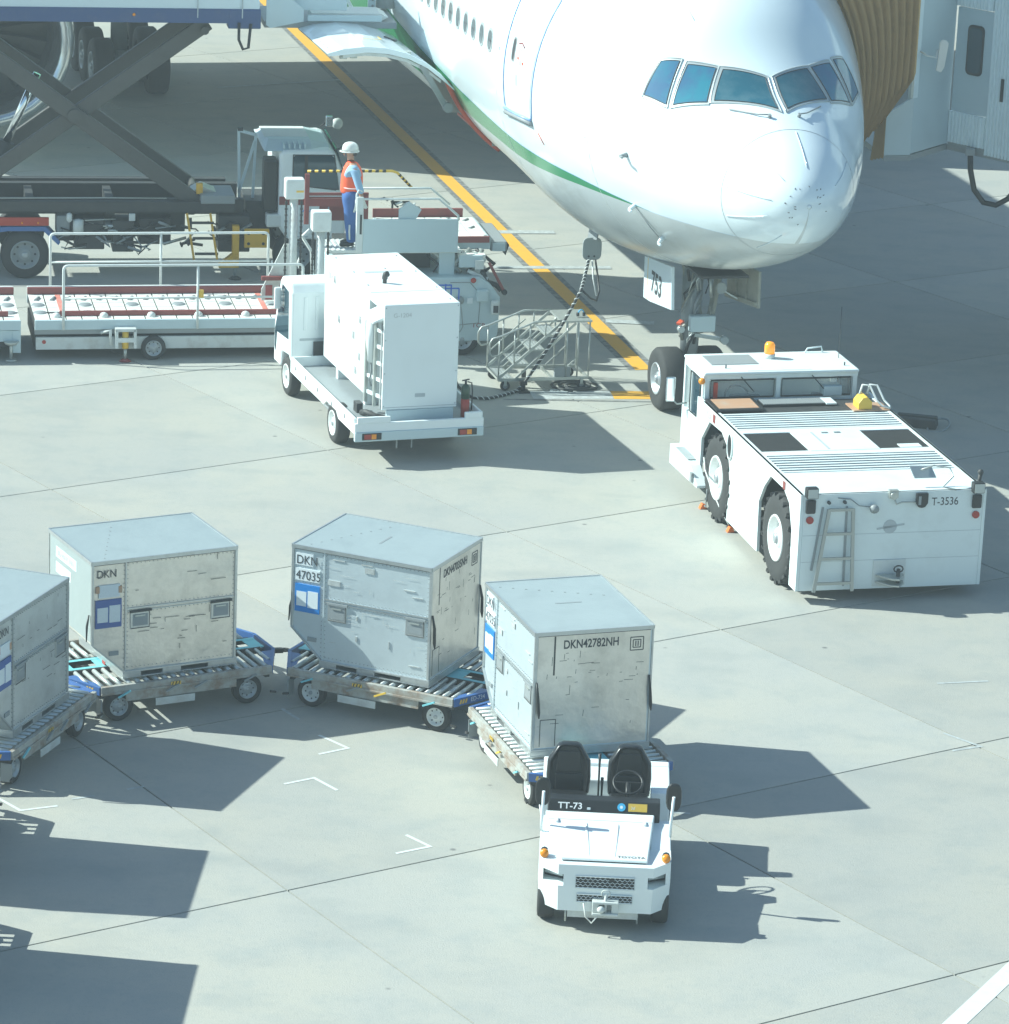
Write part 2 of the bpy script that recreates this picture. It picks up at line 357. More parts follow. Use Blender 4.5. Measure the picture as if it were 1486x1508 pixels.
for lb, pts in (('white corner mark nearest the second dolly', [(-2.28, 46.47), (-1.88, 46.04), (-2.24, 45.78)]),
        ('white corner mark open towards the bottom of the apron', [(-2.61, 44.69), (-2.25, 44.94), (-1.94, 44.55)]),
        ('white corner mark left of the tow tractor', [(-1.03, 43.17), (-.73, 42.83), (-1.13, 42.57)]),
        ('white corner mark beside the leftmost dolly', [(-6.3, 44.1), (-5.74, 43.45), (-5.31, 43.65)])):
    strip(pts, .045, 'corner_mark', PWHITE, lb)
for lb, pts in (('short mark under the second container', [(-2.82, 47.4), (-2.57, 47.01)]), ('faint mark right of the front container', [(6.0, 49.45), (6.72, 49.63)]),
        ('faint corner mark at the right edge', [(5.9, 47.5), (6.34, 47.05), (5.95, 46.85)]), ('faint dash in the left container shadow', [(-5.17, 43.89), (-4.9, 44.04)]),
        ('second faint dash in the left container shadow', [(-4.53, 44.29), (-4.33, 44.42)]), ('short mark behind the tow tractor', [(2.15, 44.26), (2.45, 44.25)])):
    strip(pts, .05, 'worn_mark', PFADE, lb)
# black rubber skid and oil spots on the guide line ends are left to the slab material

# ---------------------------------------------------------------- air cargo containers
UW, UD, UH = 2.007, 1.534, 1.626
def container(label, loc, yaw, front, end, sideid=None, skin=ALU, endskin=ALU2, pouch=POUCH, top=ALUTOP, loose=False):
    t = thing('cargo_container', label, 'cargo container', (loc[0], loc[1], .55), yaw, 'aluminium cargo containers on dollies')
    c = .445
    prof = [(c, .09), (UW, .09), (UW, UH - .01), (0, UH - .01), (0, .50), (c * .12, .44)]
    G().prism(prof, 'y', 0.012, UD - .012).obj('front_panel', t, skin, .004)
    # end skins, roof and roof rail
    G().box(UW - .001, UW + .004, .035, UD - .035, .115, UH - .04).obj('end_panel', t, endskin)
    G().box(-.004, .001, .035, UD - .035, .53, UH - .04).obj('end_panel', t, endskin)
    g = G(); g.box(0.0, UW, 0, UD, UH - .012, UH); g.obj('roof_panel', t, top, .003)
    g = G()
    for (a, b) in (((-.008, -.008), (UW + .008, -.008)), ((UW + .008, -.008), (UW + .008, UD + .008)), ((UW + .008, UD + .008), (-.008, UD + .008)), ((-.008, UD + .008), (-.008, -.008))):
        g.bar((*a, UH - .018), (*b, UH - .018), .022, .05)
    g.obj('roof_rail', t, RAIL)
    g = G(); g.box(.03, UW - .03, -.0035, .01, UH - .056, UH - .048); g.obj('painted_rail_shadow', t, DARK); g = G(); g.box(UW - .01, UW + .0048, .03, UD - .03, UH - .056, UH - .048); g.obj('painted_rail_shadow', t, DARK)  # dark strips paint the shadow line under the roof rail
    # corner posts
    for (x, y, z0) in ((UW, 0, .09), (UW, UD, .09), (0, 0, .5), (0, UD, .5)):
        G().box(x - .022, x + .012 if x else .022, y - .012, y + .03 if y == 0 else y + .012, z0, UH - .045).obj('corner_post', t, RAIL, .004) if x else \
            G().box(-.012, .022, y - .012, y + .012, z0, UH - .045).obj('corner_post', t, RAIL, .004)
    # sloping lower edge rail
    G().bar((0, -.006, .50), (c, -.006, .10), .02, .03, up=(0, 1, 0)).obj('slope_rail', t, RAIL)
    # base with fork pockets
    g = G(); g.box(c - .02, UW + .02, -.02, UD + .02, .075, .10)
    xs = [c - .02, .68, .98, 1.24, 1.62, UW + .02]
    for a, b in ((0, 1), (2, 3), (4, 5)): g.box(xs[a], xs[b], -.02, UD + .02, .018, .0745)
    g.box(c - .02, UW + .02, -.02, UD + .02, 0, .0175)
    g.obj('base_pallet', t, RAIL, .003)
    # door: divider, middle rail, latches, rivets
    g = G(); g.box(.455, .475, -.004, .01, .10, UH - .05); g.obj('door_divider', t, RAIL if skin is not ALUB else ALUB)
    g = G(); g.box(.476, UW - .03, -.007, .01, .935, .955); g.box(.476, UW - .03, -.003, .01, .90, .912); g.obj('door_rail', t, RAIL)
    g = G()
    for i in range(26):
        for z in (.975, .885, .14, UH - .075): g.box(.50 + i * .057, .507 + i * .057, -.0035, .01, z, z + .007)
    for i in range(24):
        for x in (.487, UW - .045, .435): g.box(x, x + .007, -.0035, .01, .15 + i * .06, .157 + i * .06)
    o = g.obj('rivet_row', t, GREY); o['kind'] = 'stuff'
    for x0 in (.53, 1.66):
        g = G(); g.box(x0, x0 + .27, -.004, .012, .66, .885); fr = g.obj('latch', t, RAIL, .003)
        G().box(x0 + .03, x0 + .24, -.006, .012, .70, .86).obj('latch_recess', fr, GREY)
        g = G(); g.tube([(x0 + .01, -.006, .67), (x0 + .26, -.006, .67), (x0 + .26, -.006, .88)], .006, 4); g.bar((x0 + .13, -.012, .74), (x0 + .13, -.012, .84), .02, .014); g.obj('latch_edge', fr, DARK)
        g = G(); g.bar((x0 + .06, -.012, .73), (x0 + .06, -.012, .84), .02, .014); g.bar((x0 + .06, -.012, .84), (x0 + .20, -.012, .84), .014, .02); g.bar((x0 + .16, -.012, .72), (x0 + .16, -.012, .82), .03, .014); g.obj('latch_handle', fr, STEEL)
        g = G(); g.bar((x0 - .01, -.01, .90), (x0 + .29, -.014, .905), .02, .03); g.obj('strap', fr, DARK if skin is ALU2 else GREY)
    # document pouch with two papers
    if pouch:
        G().box(.045, .405, -.008, .01, .72, 1.10).obj('document_pouch', t, pouch)
        G().box(.07, .215, -.011, .01, .80, 1.0).obj('document', t, PAPER); G().box(.235, .385, -.012, .01, .79, 1.02).obj('document', t, PAPER)
    if front == 'boards':
        for bz, body in ((1.36, 'DKN'), (1.15, '47035')):
            G().box(.045, .40 if bz < 1.3 else .30, -.005, .01, bz, bz + .165).obj('number_board', t, PAPER)
            text(body, .17, t, MARK, (.055, -.008, bz + .02), FRONT, .86)
        for (x, z, w_, h_) in ((.58, 1.5, .18, .012), (1.0, 1.5, .16, .012), (.52, 1.15, .18, .07), (1.05, 1.40, .14, .07), (1.62, 1.26, .16, .014), (1.74, 1.18, .15, .012), (.94, .73, .022, .06), (.94, .44, .022, .07), (1.42, .42, .012, .10), (1.72, .24, .16, .014)):
            G().box(x, x + w_, -.002, .01, z, z + h_).obj('sticker_remnant', t, PFADE)
    elif front:
        text(front, .15, t, MARK, (.06, -.004, 1.40), FRONT, .85)
        for (x, z, w_, h_, m_) in ((.09, 1.13, .29, .17, PAPER), (.05, 1.20, .05, .09, BEIGE), (.36, 1.18, .05, .09, BEIGE)):
            G().box(x, x + w_, -.005 if m_ is PAPER else -.0075, .01, z, z + h_).obj('taped_note', t, m_)
    G().box(.24, .37, -.004, .01, .33, .385).obj('small_plate', t, GREY)
    # end text, reading on the +u end
    if end:
        text(end, .155, t, MARK if endskin is ALU2 else MARKG, (UW + .0055, .36, 1.40), RIGHT, .76, bold=.003)
        g = G(); y0, z0 = 1.24, 1.32
        for a, b in ((0, .17), (.035, .135)):
            for q in (((a, a), (b, a)), ((b, a), (b, b)), ((b, b), (a, b)), ((a, b), (a, a))):
                (p1, p2) = q; g.bar((UW + .0055, y0 + p1[0], z0 + p1[1]), (UW + .0055, y0 + p2[0], z0 + p2[1]), .012, .002, up=(1, 0, 0))
        g.bar((UW + .0055, y0 + .07, z0 + .05), (UW + .0055, y0 + .07, z0 + .12), .014, .002, up=(1, 0, 0)); g.bar((UW + .0055, y0 + .10, z0 + .05), (UW + .0055, y0 + .10, z0 + .12), .014, .002, up=(1, 0, 0))
        g.obj('square_symbol', t, MARK)
        g = G()     # dents, scuffs and the repair patch outline
        g.box(UW + .003, UW + .0055, .24, .262, 1.06, UH - .06)
        for q in (((.10, .13), (.10, .48)), ((.10, .48), (.30, .48)), ((.30, .48), (.30, .13))): g.bar((UW + .005, *q[0]), (UW + .005, *q[1]), .010, .002, up=(1, 0, 0))
        for i in range(34):
            y = random.uniform(.12, 1.42); z = random.choice([random.uniform(.9, 1.35), random.uniform(.9, 1.2), random.uniform(.3, 1.3)]); l = random.uniform(.02, .12)
            if random.random() < .4: g.bar((UW + .0045, y, z), (UW + .0045, y + .005, z + l), .006, .001, up=(1, 0, 0))
            else: g.bar((UW + .0045, y, z), (UW + .0045, y + l, z + random.uniform(-.004, .004)), .006, .001, up=(1, 0, 0))
        o = g.obj('scuff_mark', t, DARK); o['kind'] = 'stuff'
        for y in (.03, UD - .03):
            g = G(); g.tube([(UW + .02, y, .98), (UW + .05, y + .01, .80), (UW + .045, y + .03, .60), (UW + .05, y + .035, .52)], [.012, .02, .022, .008], 6); g.obj('hanging_strap', t, BLACK)
    if sideid:
        G().box(-.0065, .001, .55, 1.28, 1.33, 1.47).obj('number_board', t, PAPER); text(sideid, .12, t, MARKG, (-.009, 1.26, 1.36), LEFT, .85)
        G().box(-.0065, .001, .75, 1.28, 1.12, 1.26).obj('number_board', t, PAPER)
        G().box(-.0065, .001, .80, 1.2, .86, 1.06).obj('document', t, PAPER); text('ANA', .13, t, NAVY, (-.009, 1.18, .90), LEFT, .9)
    # scratches on the door face
    g = G()
    for i in range(26):
        x = random.uniform(.5, 1.9); z = random.choice([random.uniform(1.1, 1.5), random.uniform(.3, .85), random.uniform(.6, .8)]); l = random.uniform(.03, .22)
        if random.random() < .25: g.bar((x, -.0025, z), (x, -.0025, z + l * .6), .006, .001, up=(0, 1, 0))
        else: g.bar((x, -.0025, z), (min(x + l, 1.96), -.0025, z + random.uniform(-.004, .004)), .006, .001, up=(0, 1, 0))
    o = g.obj('scuff_mark', t, DARK if skin is not ALUB else MARKG); o['kind'] = 'stuff'
    # roof dimples and label
    g = G()
    for i in range(9): g.box(.2 + i * .07, .22 + i * .07, .1 + i * .15, .13 + i * .15, UH, UH + .003)
    g.box(.95, .98, .6, .95, UH, UH + .003) if front == 'boards' else None
    g.obj('roof_fastener', t, GREY)
    for x in (0.02,): 
        g = G(); g.tube([(-.02, .06, .9), (-.05, .05, .75), (-.06, .04, .55)], [.01, .016, .008], 6); g.obj('hanging_strap', t, BLACK)
    return t

# ---------------------------------------------------------------- dollies
def dolly(label, loc, yaw, number=None, rusty=False):
    t = thing('container_dolly', label, 'dolly', (loc[0], loc[1], 0), yaw, 'container dollies coupled in a train')
    V0, V1 = -.17, 1.70; U0, U1 = .06, 2.46
    for v in (V0, V1):
        s = -1 if v < .5 else 1
        g = G(); g.box(U0, U1, v - .03, v + .03, .42, .53); g.box(U0, U1, v + s * .03, v + s * .045, .42, .45); b = g.obj('side_beam', t, FRAME, .004)
        g = G(); g.box(U0 + .35, U1 - .5, v - .012, v + .012, .30, .418); g.obj('side_skirt', b, FRAME)
        g = G(); g.box(U0 + .75, U0 + 1.3, v + s * .035, v + s * .045, .20, .30); g.obj('placard', b, OLDW)
        for i, x in enumerate((.28, .95, 1.35, 2.05)):
            g = G(); g.bar((x, v + s * .06, .38), (x + .17, v + s * .07, .46), .022, .022); g.obj('latch_lever', b, [CYAN, GREY, HAZY, CYAN][i] if rusty else [CYAN, GREY, GREY, GREY][i])
        g = G(); g.box(1.02, 1.16, v + s * .046, v + s * .049, .455, .50); hp = g.obj('hazard_patch', b, HAZY)
        g = G()
        for i in range(3): g.prism([(1.03 + i * .045, .455), (1.045 + i * .045, .455), (1.06 + i * .045, .50), (1.045 + i * .045, .50)], 'y', v + s * .0492, v + s * .0505)
        g.obj('hazard_stripe', b, BLACK)
    # tapered blue ends
    for e, s in ((U0, -1), (U1, 1)):
        tip = e + s * .30
        g = G()
        for (v0, v1) in ((V0, V0 + .62), (V1, V1 - .62)):
            g.bar((e, v0, .475), (tip, v1, .475), .045, .11)
        g.bar((tip, V0 + .60, .475), (tip, V1 - .60, .475), .045, .11)
        g.prism([(e, V0 + .02), (tip, V0 + .60), (e + s * .12, V0 + .60), (e - s * .02, V0 + .2)][::1], 'z', .508, .514)
        eb = g.obj('end_frame', t, BLUE, .003)
        g = G(); g.bar((e - .02 * s, V0 - .03, .43), (e - .02 * s, V0 - .03, .16), .03, .05); g.bar((e - .02 * s, V0 - .03, .18), (e + .06 * s, V0 - .03, .16), .03, .03); g.obj('stake', eb, DARK)
        # hazard stripes and number on the tapered beam
        d = Vector((tip - e, .62, 0)); L = d.length; d.normalize(); nrm = Vector((d.y * s, -d.x * s, 0)) if s > 0 else Vector((-d.y, d.x, 0))
        ang = math.degrees(math.atan2(d.y, d.x))
        o0 = Vector((e, V0, 0)) + nrm * .0245
        if s < 0: ang += 180
        pos = o0 + d * (.08 if s > 0 else .24)
        g = G()
        for i in range(3):
            q = Vector((0.045 * i, 0, 0)); g.prism([(0 + .045 * i, 0), (.028 + .045 * i, 0), (.045 + .045 * i, .055), (.017 + .045 * i, .055)], 'y', -.001, .001)
        g.obj('hazard_stripe', eb, HAZY, loc=(pos.x, pos.y, .447), rot=(0, 0, R(ang)))
        if number:
            p2 = o0 + d * (.27 if s > 0 else .62)
            text(number, .085, eb, MARKW, (p2.x, p2.y, .45), (90, 0, ang), .9)
    # cross members, cyan walkway, rollers
    g = G()
    for x in (.1, .9, 1.65, 2.42): g.box(x - .03, x + .03, V0 + .03, V1 - .03, .36, .44)
    for v in (.56, .97): g.box(U0 - .16, U1 + .16, v - .015, v + .015, .44, .525)
    g.obj('cross_member', t, DARK)
    for (a, b) in ((-.18, .0), (.34, .62), (1.0, 1.6), (1.95, 2.2), (2.5, 2.68)):
        g = G(); g.box(a, b, .577, .953, .512, .522); g.obj('walkway_plate', t, CYAN)
    for v in (.577, .887):
        g = G(); g.box(-.18, 2.68, v, v + .066, .5225, .5265); g.obj('walkway_edge', t, CYAN)
    g = G(); g.box(.42, .50, .60, .70, .53, .575); g.obj('stop_block', t, REDC)
    first = None
    for k in range(21):
        x = -.02 + k * .128
        for (a, b) in ((V0 + .06, .53), (1.0, V1 - .06)):
            if x < U0: a2, b2 = (a + .2, b) if a < .5 else (a, b - .2)
            elif x > U1: a2, b2 = (a + .2, b) if a < .5 else (a, b - .2)
            else: a2, b2 = a, b
            g = G(); g.cyl((0, -(b2 - a2) / 2, 0), (0, (b2 - a2) / 2, 0), .030, n=10)
            g.obj('roller', t, ROLL, loc=(x, (a2 + b2) / 2, .500))
    # running gear
    for x in (.35, 2.17):
        for v, s in ((-.03, -1), (1.56, 1)): wheel(t, (x, v, .20), (0, s, 0), .20, .12, .62, RIMG if not rusty else RIMW)
        g = G(); g.cyl((x, .02, .2), (x, 1.5, .2), .035, n=8); g.box(x - .05, x + .05, .1, 1.4, .24, .36); g.obj('axle', t, DARK)
    g = G(); g.box(U0 + .0, U0 + .015, V0 - .02, V0 + .14, .12, .36); g.obj('mud_flap', t, GREY)
    g = G(); g.bar((U1 + .15, .765, .40), (U1 + .58, .765, .36), .07, .06); g.tube([(U1 + .62 + .05 * math.cos(q), .765 + .05 * math.sin(q), .36) for q in [i * math.pi / 5 for i in range(10)]], .016, 6, True); g.obj('tow_bar', t, DARK)
    g = G(); g.box(U0 - .42, U0 - .26, .70, .83, .36, .44); g.obj('coupler', t, DARK)
    return t

SPEC = [('A', (-5.239, 46.601), 27.874), ('B', (-2.742, 47.732), -23.668), ('C', (-.192, 46.44), -71.33), ('D', (-6.12, 44.055), 71.184), ('E', (-6.24, 40.74), 87.8), ('F', (-6.03, 37.42), 89.0)]
container('warm toned dented metal container with taped note over a dull blue pouch, second from left', *SPEC[0][1:], 'DKN', None, 'DKN46912NH', skin=ALU2, endskin=ALUTOP, pouch=POUCHD)
container('blue grey metal container with white number boards DKN 47035 and bright blue pouch', *SPEC[1][1:], 'boards', 'DKN47035NH', skin=ALUB)
container('metal container numbered DKN42782NH right behind the open tow tractor', *SPEC[2][1:], 'boards', 'DKN42782NH', skin=ALUB)
container('metal container cut off by the left edge of the photo with blue pouch', *SPEC[3][1:], 'DKN', None, None, skin=ALU, pouch=POUCHD)
container('metal container outside the left edge whose shadow falls at lower left', *SPEC[4][1:], 'DKN', None)
container('last metal container outside the left edge whose shadow reaches the bottom left corner', *SPEC[5][1:], 'DKN', None)
dolly('blue ended roller dolly ED-738 under the warm toned dented container', *SPEC[0][1:], 'ED-738')
dolly('rusty roller dolly ED-734 under the blue grey container DKN 47035', *SPEC[1][1:], 'ED-734', True)
dolly('rust streaked pale beamed dolly coupled to the open tow tractor', *SPEC[2][1:], None, True)
dolly('roller dolly at the left edge under the cut off container', *SPEC[3][1:], None)
dolly('roller dolly outside the left edge casting slatted shadow at lower left', *SPEC[4][1:], None)
dolly('last roller dolly of the train outside the left edge', *SPEC[5][1:], None)
# ---------------------------------------------------------------- the airliner (local x = towards its left wing, y = aft, z = up)
PL = thing('airliner', 'white wide body airliner with green stripe parked nose towards the apron', 'airliner', (4.529, 58.27, 0), 15.32)
fS = [0, .1, .3, .6, 1, 1.5, 2, 2.6, 3.2, 4, 5, 6, 7, 8, 9.5, 12, 40]
fB = [4.62, 4.31, 4.08, 3.84, 3.63, 3.41, 3.22, 3.02, 2.85, 2.66, 2.47, 2.33, 2.25, 2.25, 2.33, 2.4, 2.5]
fT = [4.62, 4.93, 5.15, 5.38, 5.60, 5.84, 6.07, 6.53, 7.13, 7.63, 8.03, 8.3, 8.48, 8.6, 8.7, 8.73, 8.73]
fW = [0.0, 0.345, 0.59, 0.84, 1.07, 1.32, 1.53, 1.8, 2.02, 2.28, 2.56, 2.78, 2.92, 2.97, 2.99, 2.99, 2.98]
fR = [math.sqrt(s) for s in fS]
def herm(x, xs, ys):
    xs = np.array(xs); ys = np.array(ys, float); m = np.gradient(ys, xs); i = int(np.clip(np.searchsorted(xs, x) - 1, 0, len(xs) - 2))
    h = xs[i + 1] - xs[i]; t = (x - xs[i]) / h
    return float((2 * t**3 - 3 * t**2 + 1) * ys[i] + (t**3 - 2 * t**2 + t) * h * m[i] + (-2 * t**3 + 3 * t**2) * ys[i + 1] + (t**3 - t**2) * h * m[i + 1])
def sec(s):
    if s > 40:
        k = (s - 40) / 24; return 2.5 + 3.6 * k**1.3, 8.73 - .5 * k**2, 2.98 * (1 - .85 * k**1.6)
    r = math.sqrt(max(s, 0)); return herm(r, fR, fB), herm(r, fR, fT), max(0, herm(r, fR, fW))
def fp(s, th, off=0.0):
    """point on the skin; th measured on the right side up from horizontal (deg), so x is negative"""
    b, t, w = sec(s); a = R(th); c, d = math.cos(a), math.sin(a)
    p = Vector((-w * c, s, (b + t) / 2 + (t - b) / 2 * d))
    if off:
        e = .02; b2, t2, w2 = sec(s + e); q = Vector((-w2 * c, s + e, (b2 + t2) / 2 + (t2 - b2) / 2 * d)) - p
        tan = Vector((w * d, 0, (t - b) / 2 * c)); n = tan.cross(q).normalized()
        if n.dot(Vector((-c, 0, d))) < 0: n = -n
        p = p + n * off
    return p
def thz(s, z, side=0):
    b, t, w = sec(s); v = (z - (b + t) / 2) / ((t - b) / 2); v = max(-.999, min(.999, v)); return math.degrees(math.asin(v))
def zup(s): return float(np.interp(s, [0, 3, 4, 5, 7, 9.6, 11.6, 14.2, 16, 20, 60], [3.925, 3.925, 3.98, 4.05, 4.13, 4.17, 4.27, 4.5, 4.75, 5.3, 9.5]))
def zlo(s): return float(np.interp(s, [0, 3, 5, 8, 10.9, 14, 60], [3.92, 3.92, 3.90, 3.80, 3.70, 3.72, 3.8]))
HS0, HS1 = 12.35, 14.95; HT0, HT1 = -52.0, -27.0
def skin(s_list, name, mats, hole=False, parent=PL, radome=False):
    cols = []
    for s in s_list:
        tl, tu = thz(s, zlo(s)), thz(s, zup(s))
        tl = min(max(tl, -88), tu - .3 if not radome else 80); tu = max(tu, tl + .3)
        if hole:
            q0, q1 = HT0, min(HT1, tl - 2)
            if HS0 - .01 < s < HS1 + .01:
                q1 = HT1; tl = max(tl, HT1 + 1.5); tu = max(tu, tl + .5)
            rows = list(np.linspace(-90, q0, 9)) + list(np.linspace(q0, q1, 6))[1:] + list(np.linspace(q1, tl, 4))[1:] + [tu - .6 * min(.5, tu - tl)] + [tu] + list(np.linspace(tu, 90, 24))[1:]
        else:
            rows = list(np.linspace(-90, tl, 17)) + [tu - .1] + [tu] + list(np.linspace(tu, 90, 24))[1:]
        cols.append((s, rows))
    g = G(); n = len(cols[0][1]); V = {}
    for side in (1, -1):
        for i, (s, rows) in enumerate(cols):
            for j, th in enumerate(rows):
                if side == -1 and j in (0, n - 1): V[(side, i, j)] = V[(1, i, j)]; continue
                p = fp(s, th); V[(side, i, j)] = g.bm.verts.new((p.x * side, p.y, p.z))
    nb = 16     # rows below the stripe
    for side in (1, -1):
        for i in range(len(cols) - 1):
            s = (cols[i][0] + cols[i + 1][0]) / 2
            for j in range(n - 1):
                if hole and side == 1 and HS0 - .01 < s < HS1 + .01 and 8 <= j < 13: continue
                if radome: g.mi = 3 if j < nb else 0
                else: g.mi = 3 if j < nb else (1 if j == nb and s > 3.0 else (2 if j == nb + 1 else 0))
                q = [V[(side, i, j)], V[(side, i + 1, j)], V[(side, i + 1, j + 1)], V[(side, i, j + 1)]]
                g.face(q if side == 1 else q[::-1], True)
    return g.obj(name, parent, mats)
PM = [PLANE, GREEN, LINEB, BELLY]
s1 = [1.06 + .17 * i for i in range(36)] + [7.2, 7.6, 8, 8.5, 9, 9.6, 10.4]
s2 = [11, 11.5, 12, HS0 - .02, HS0, 12.8, 13.3, 13.8, 14.3, HS1, HS1 + .02] + [15.4, 16, 17, 18, 20, 22, 25, 28, 31, 34, 37, 40, 43, 46, 49, 52, 55, 58, 61, 64]
fus = skin(s1 + s2, 'fuselage', PM, hole=True)
G().loops([[fp(64, th) for th in range(-90, 90, 20)] + [Vector((-p.x, p.y, p.z)) for p in [fp(64, th) for th in range(90, -90, -20)]], [(0, 64.3, 7 + .1 * math.sin(i)) for i in range(18)]], False).obj('tail_cone', PL, PLANE)
rs = [(.0015 + (k / 22) ** 2 * 1.043) for k in range(23)]
rad = skin(rs, 'radome', PM, radome=True)
G().loops([[fp(.0016, th) for th in range(-90, 270, 20)], [fp(.0003, th) for th in range(-90, 270, 20)]], True, True).obj('radome_tip', rad, PLANE)
def ring(s, off, w, ths=None):
    g = G(); ths = ths or [i * 3 for i in range(-30, 91)]; ths = list(range(-90, 271, 4))
    g.loops([[fp(s - w / 2, t, off) for t in ths], [fp(s + w / 2, t, off) for t in ths]], True, False, False); return g
ring(1.05, -.004, .035).obj('radome_joint', PL, SEAM, fixn=False)
for k, (t0, sa, sb) in enumerate([(93, 1.0, .32), (50, 1.0, .25), (8, 1.0, .25), (-20, 1.0, .3), (-62, .95, .35), (150, 1.0, .3)]):
    g = G(); pts = [fp(sa + (sb - sa) * i / 10, t0, .008) for i in range(11)]; g.tube(pts, .006, 5); g.obj('lightning_strip', rad, PLANE)
for k in range(26):
    a = random.uniform(0, 2 * math.pi); r_ = random.choice([random.uniform(.18, .45), random.uniform(.36, .44)]); th = math.degrees(a); s_ = r_ * r_ * .55
    p = fp(max(.02, s_), th, .002); q_ = fp(max(.02, s_) + .012, th + random.uniform(-4, 4), .002)
    if random.random() < .6: 
        g = G(); g.tube([p, q_], .006, 4); o = g.obj('paint_chip', rad, MARK)

def patch(g, c, off, nu=8, nv=8, smooth=True):
    """c: four (s, th) corners bl, br, tr, tl"""
    V = []
    for j in range(nv + 1):
        row = []
        for i in range(nu + 1):
            a, b = i / nu, j / nv
            s = (c[0][0] * (1 - a) + c[1][0] * a) * (1 - b) + (c[3][0] * (1 - a) + c[2][0] * a) * b
            t = (c[0][1] * (1 - a) + c[1][1] * a) * (1 - b) + (c[3][1] * (1 - a) + c[2][1] * a) * b
            row.append(g.bm.verts.new(fp(s, t, off)))
        V.append(row)
    for j in range(nv):
        for i in range(nu): g.face([V[j][i], V[j][i + 1], V[j + 1][i + 1], V[j + 1][i]], smooth)
    return g
def edge(c, n=10):
    P = []
    for k in range(4):
        a, b = c[k], c[(k + 1) % 4]
        for i in range(n): P.append((a[0] + (b[0] - a[0]) * i / n, a[1] + (b[1] - a[1]) * i / n))
    return P
def rim_tube(c, off, r, n=10, m=5): return G().tube([fp(s, t, off) for s, t in edge(c, n)], r, m, True)
GLASSC = M("cockpit_glass", (.035, .21, .29), .04, 0, spec=1.0, dirt=.6, dcol=(.06, .10, .24), dscale=1.6, thr=(.4, .6))
wins = [[(2.14, 54), (1.53, 86.5), (2.22, 87), (2.50, 66.5)], [(2.56, 34), (2.19, 50), (2.56, 63.5), (2.82, 51)], [(3.08, 24), (2.66, 31), (2.93, 48), (3.14, 40)]]
# surround mask in pale grey
for side in (0, 1):
    m_ = (lambda c: [(s, 180 - t) for s, t in c][::-1]) if side else (lambda c: c)
    for w_ in wins:
        c = m_(w_)
        cs = (sum(p[0] for p in c) / 4, sum(p[1] for p in c) / 4)
        big = [(cs[0] + (p[0] - cs[0]) * 1.16, cs[1] + (p[1] - cs[1]) * 1.14) for p in c]
        fr = patch(G(), big, .010).obj('cockpit_window', PL, WINF, fixn=False)
        patch(G(), c, .016).obj('pane', fr, GLASSF if w_ is wins[0] else GLASSC, fixn=False)
        rim_tube(c, .016, .007).obj('seal', fr, BLACK)
        rim_tube(big, .008, .012).obj('frame', fr, WINF)
for t0, t1 in ((78, 58), (100, 120)):
    g = G(); g.tube([fp(1.38, t0, .05), fp(1.47, (t0 * 2 + t1) / 3, .03), fp(1.85, t1, .025)], .012, 5); g.cyl(fp(1.37, t0, 0), fp(1.37, t0, .06), .03, n=6); g.obj('wiper', PL, GREY)
# cabin windows, right and left
for side in (0, 1):
    for k in range(44):
        s_ = 8.5 + .556 * k
        if 16.3 < s_ < 18.3: continue
        th = thz(s_, 5.70)
        if side: th = 180 - th
        dth = math.degrees(.17 / 3.1); g = G()
        def ov(rs_, rt_, off):
            return [fp(s_ + rs_ * math.copysign(abs(math.cos(q)) ** .8, math.cos(q)), th + rt_ * math.copysign(abs(math.sin(q)) ** .8, math.sin(q)), off) for q in [i * math.pi / 8 for i in range(16)]]
        g.loops([ov(.155, dth * 1.22, .004), ov(.15, dth * 1.16, .008)], False); w_ = g.obj('cabin_window', PL, WINF)
        G().loops([ov(.115, dth * .95, .003), ov(.115, dth * .95, .0095)], False).obj('pane', w_, PANEW)
        if k % 3 != 1:
            G().loops([[fp(s_ + dx, th + q, .0105) for dx in (-.10, .10)] + [fp(s_ + .1, th + q + .45, .0105), fp(s_ - .1, th + q + .45, .0105)] for q in (-.3,)] + [[fp(s_ + dx, th - .3, .0115) for dx in (-.10, .10)] + [fp(s_ + .1, th + .15, .0115), fp(s_ - .1, th + .15, .0115)]], False).obj('blind_edge', w_, MARK)
# forward right door: outline, sill, handle, window slot
dc = [(7.62, thz(7.62, 4.70)), (6.28, thz(6.28, 4.74)), (6.02, 31.0), (7.44, 24.0)]
def rc(c, r=.12, n=5):
    out = []
    for k in range(4):
        p = Vector((c[k][0], c[k][1] / 18)); a = Vector((c[k - 1][0], c[k - 1][1] / 18)); b = Vector((c[(k + 1) % 4][0], c[(k + 1) % 4][1] / 18))
        pa = p + (a - p).normalized() * r; pb = p + (b - p).normalized() * r
        for i in range(n + 1):
            t = i / n; q = pa * (1 - t) ** 2 + p * 2 * t * (1 - t) + pb * t * t; out.append((q.x, q.y * 18))
        m = 8
        nx = Vector((c[(k + 1) % 4][0], c[(k + 1) % 4][1] / 18)); 
        e = nx + (p - nx).normalized() * r
        for i in range(1, m): q = pb + (e - pb) * i / m; out.append((q.x, q.y * 18))
    return out
door = patch(G(), [(7.56, dc[0][1] + .5), (6.34, dc[1][1] + .5), (6.08, 30.4), (7.38, 23.5)], .006, 6, 14).obj('passenger_door', PL, PLANE, fixn=False)
G().tube([fp(s, t, .006) for s, t in rc(dc)], .011, 5, True).obj('door_outline', door, LINEB)
g = G(); g.tube([fp(7.60, dc[0][1] - 1.2, .02), fp(6.95, -12.8, .02), fp(6.29, dc[1][1] - 1.2, .02)], .045, 6); g.obj('door_sill', door, GREY)
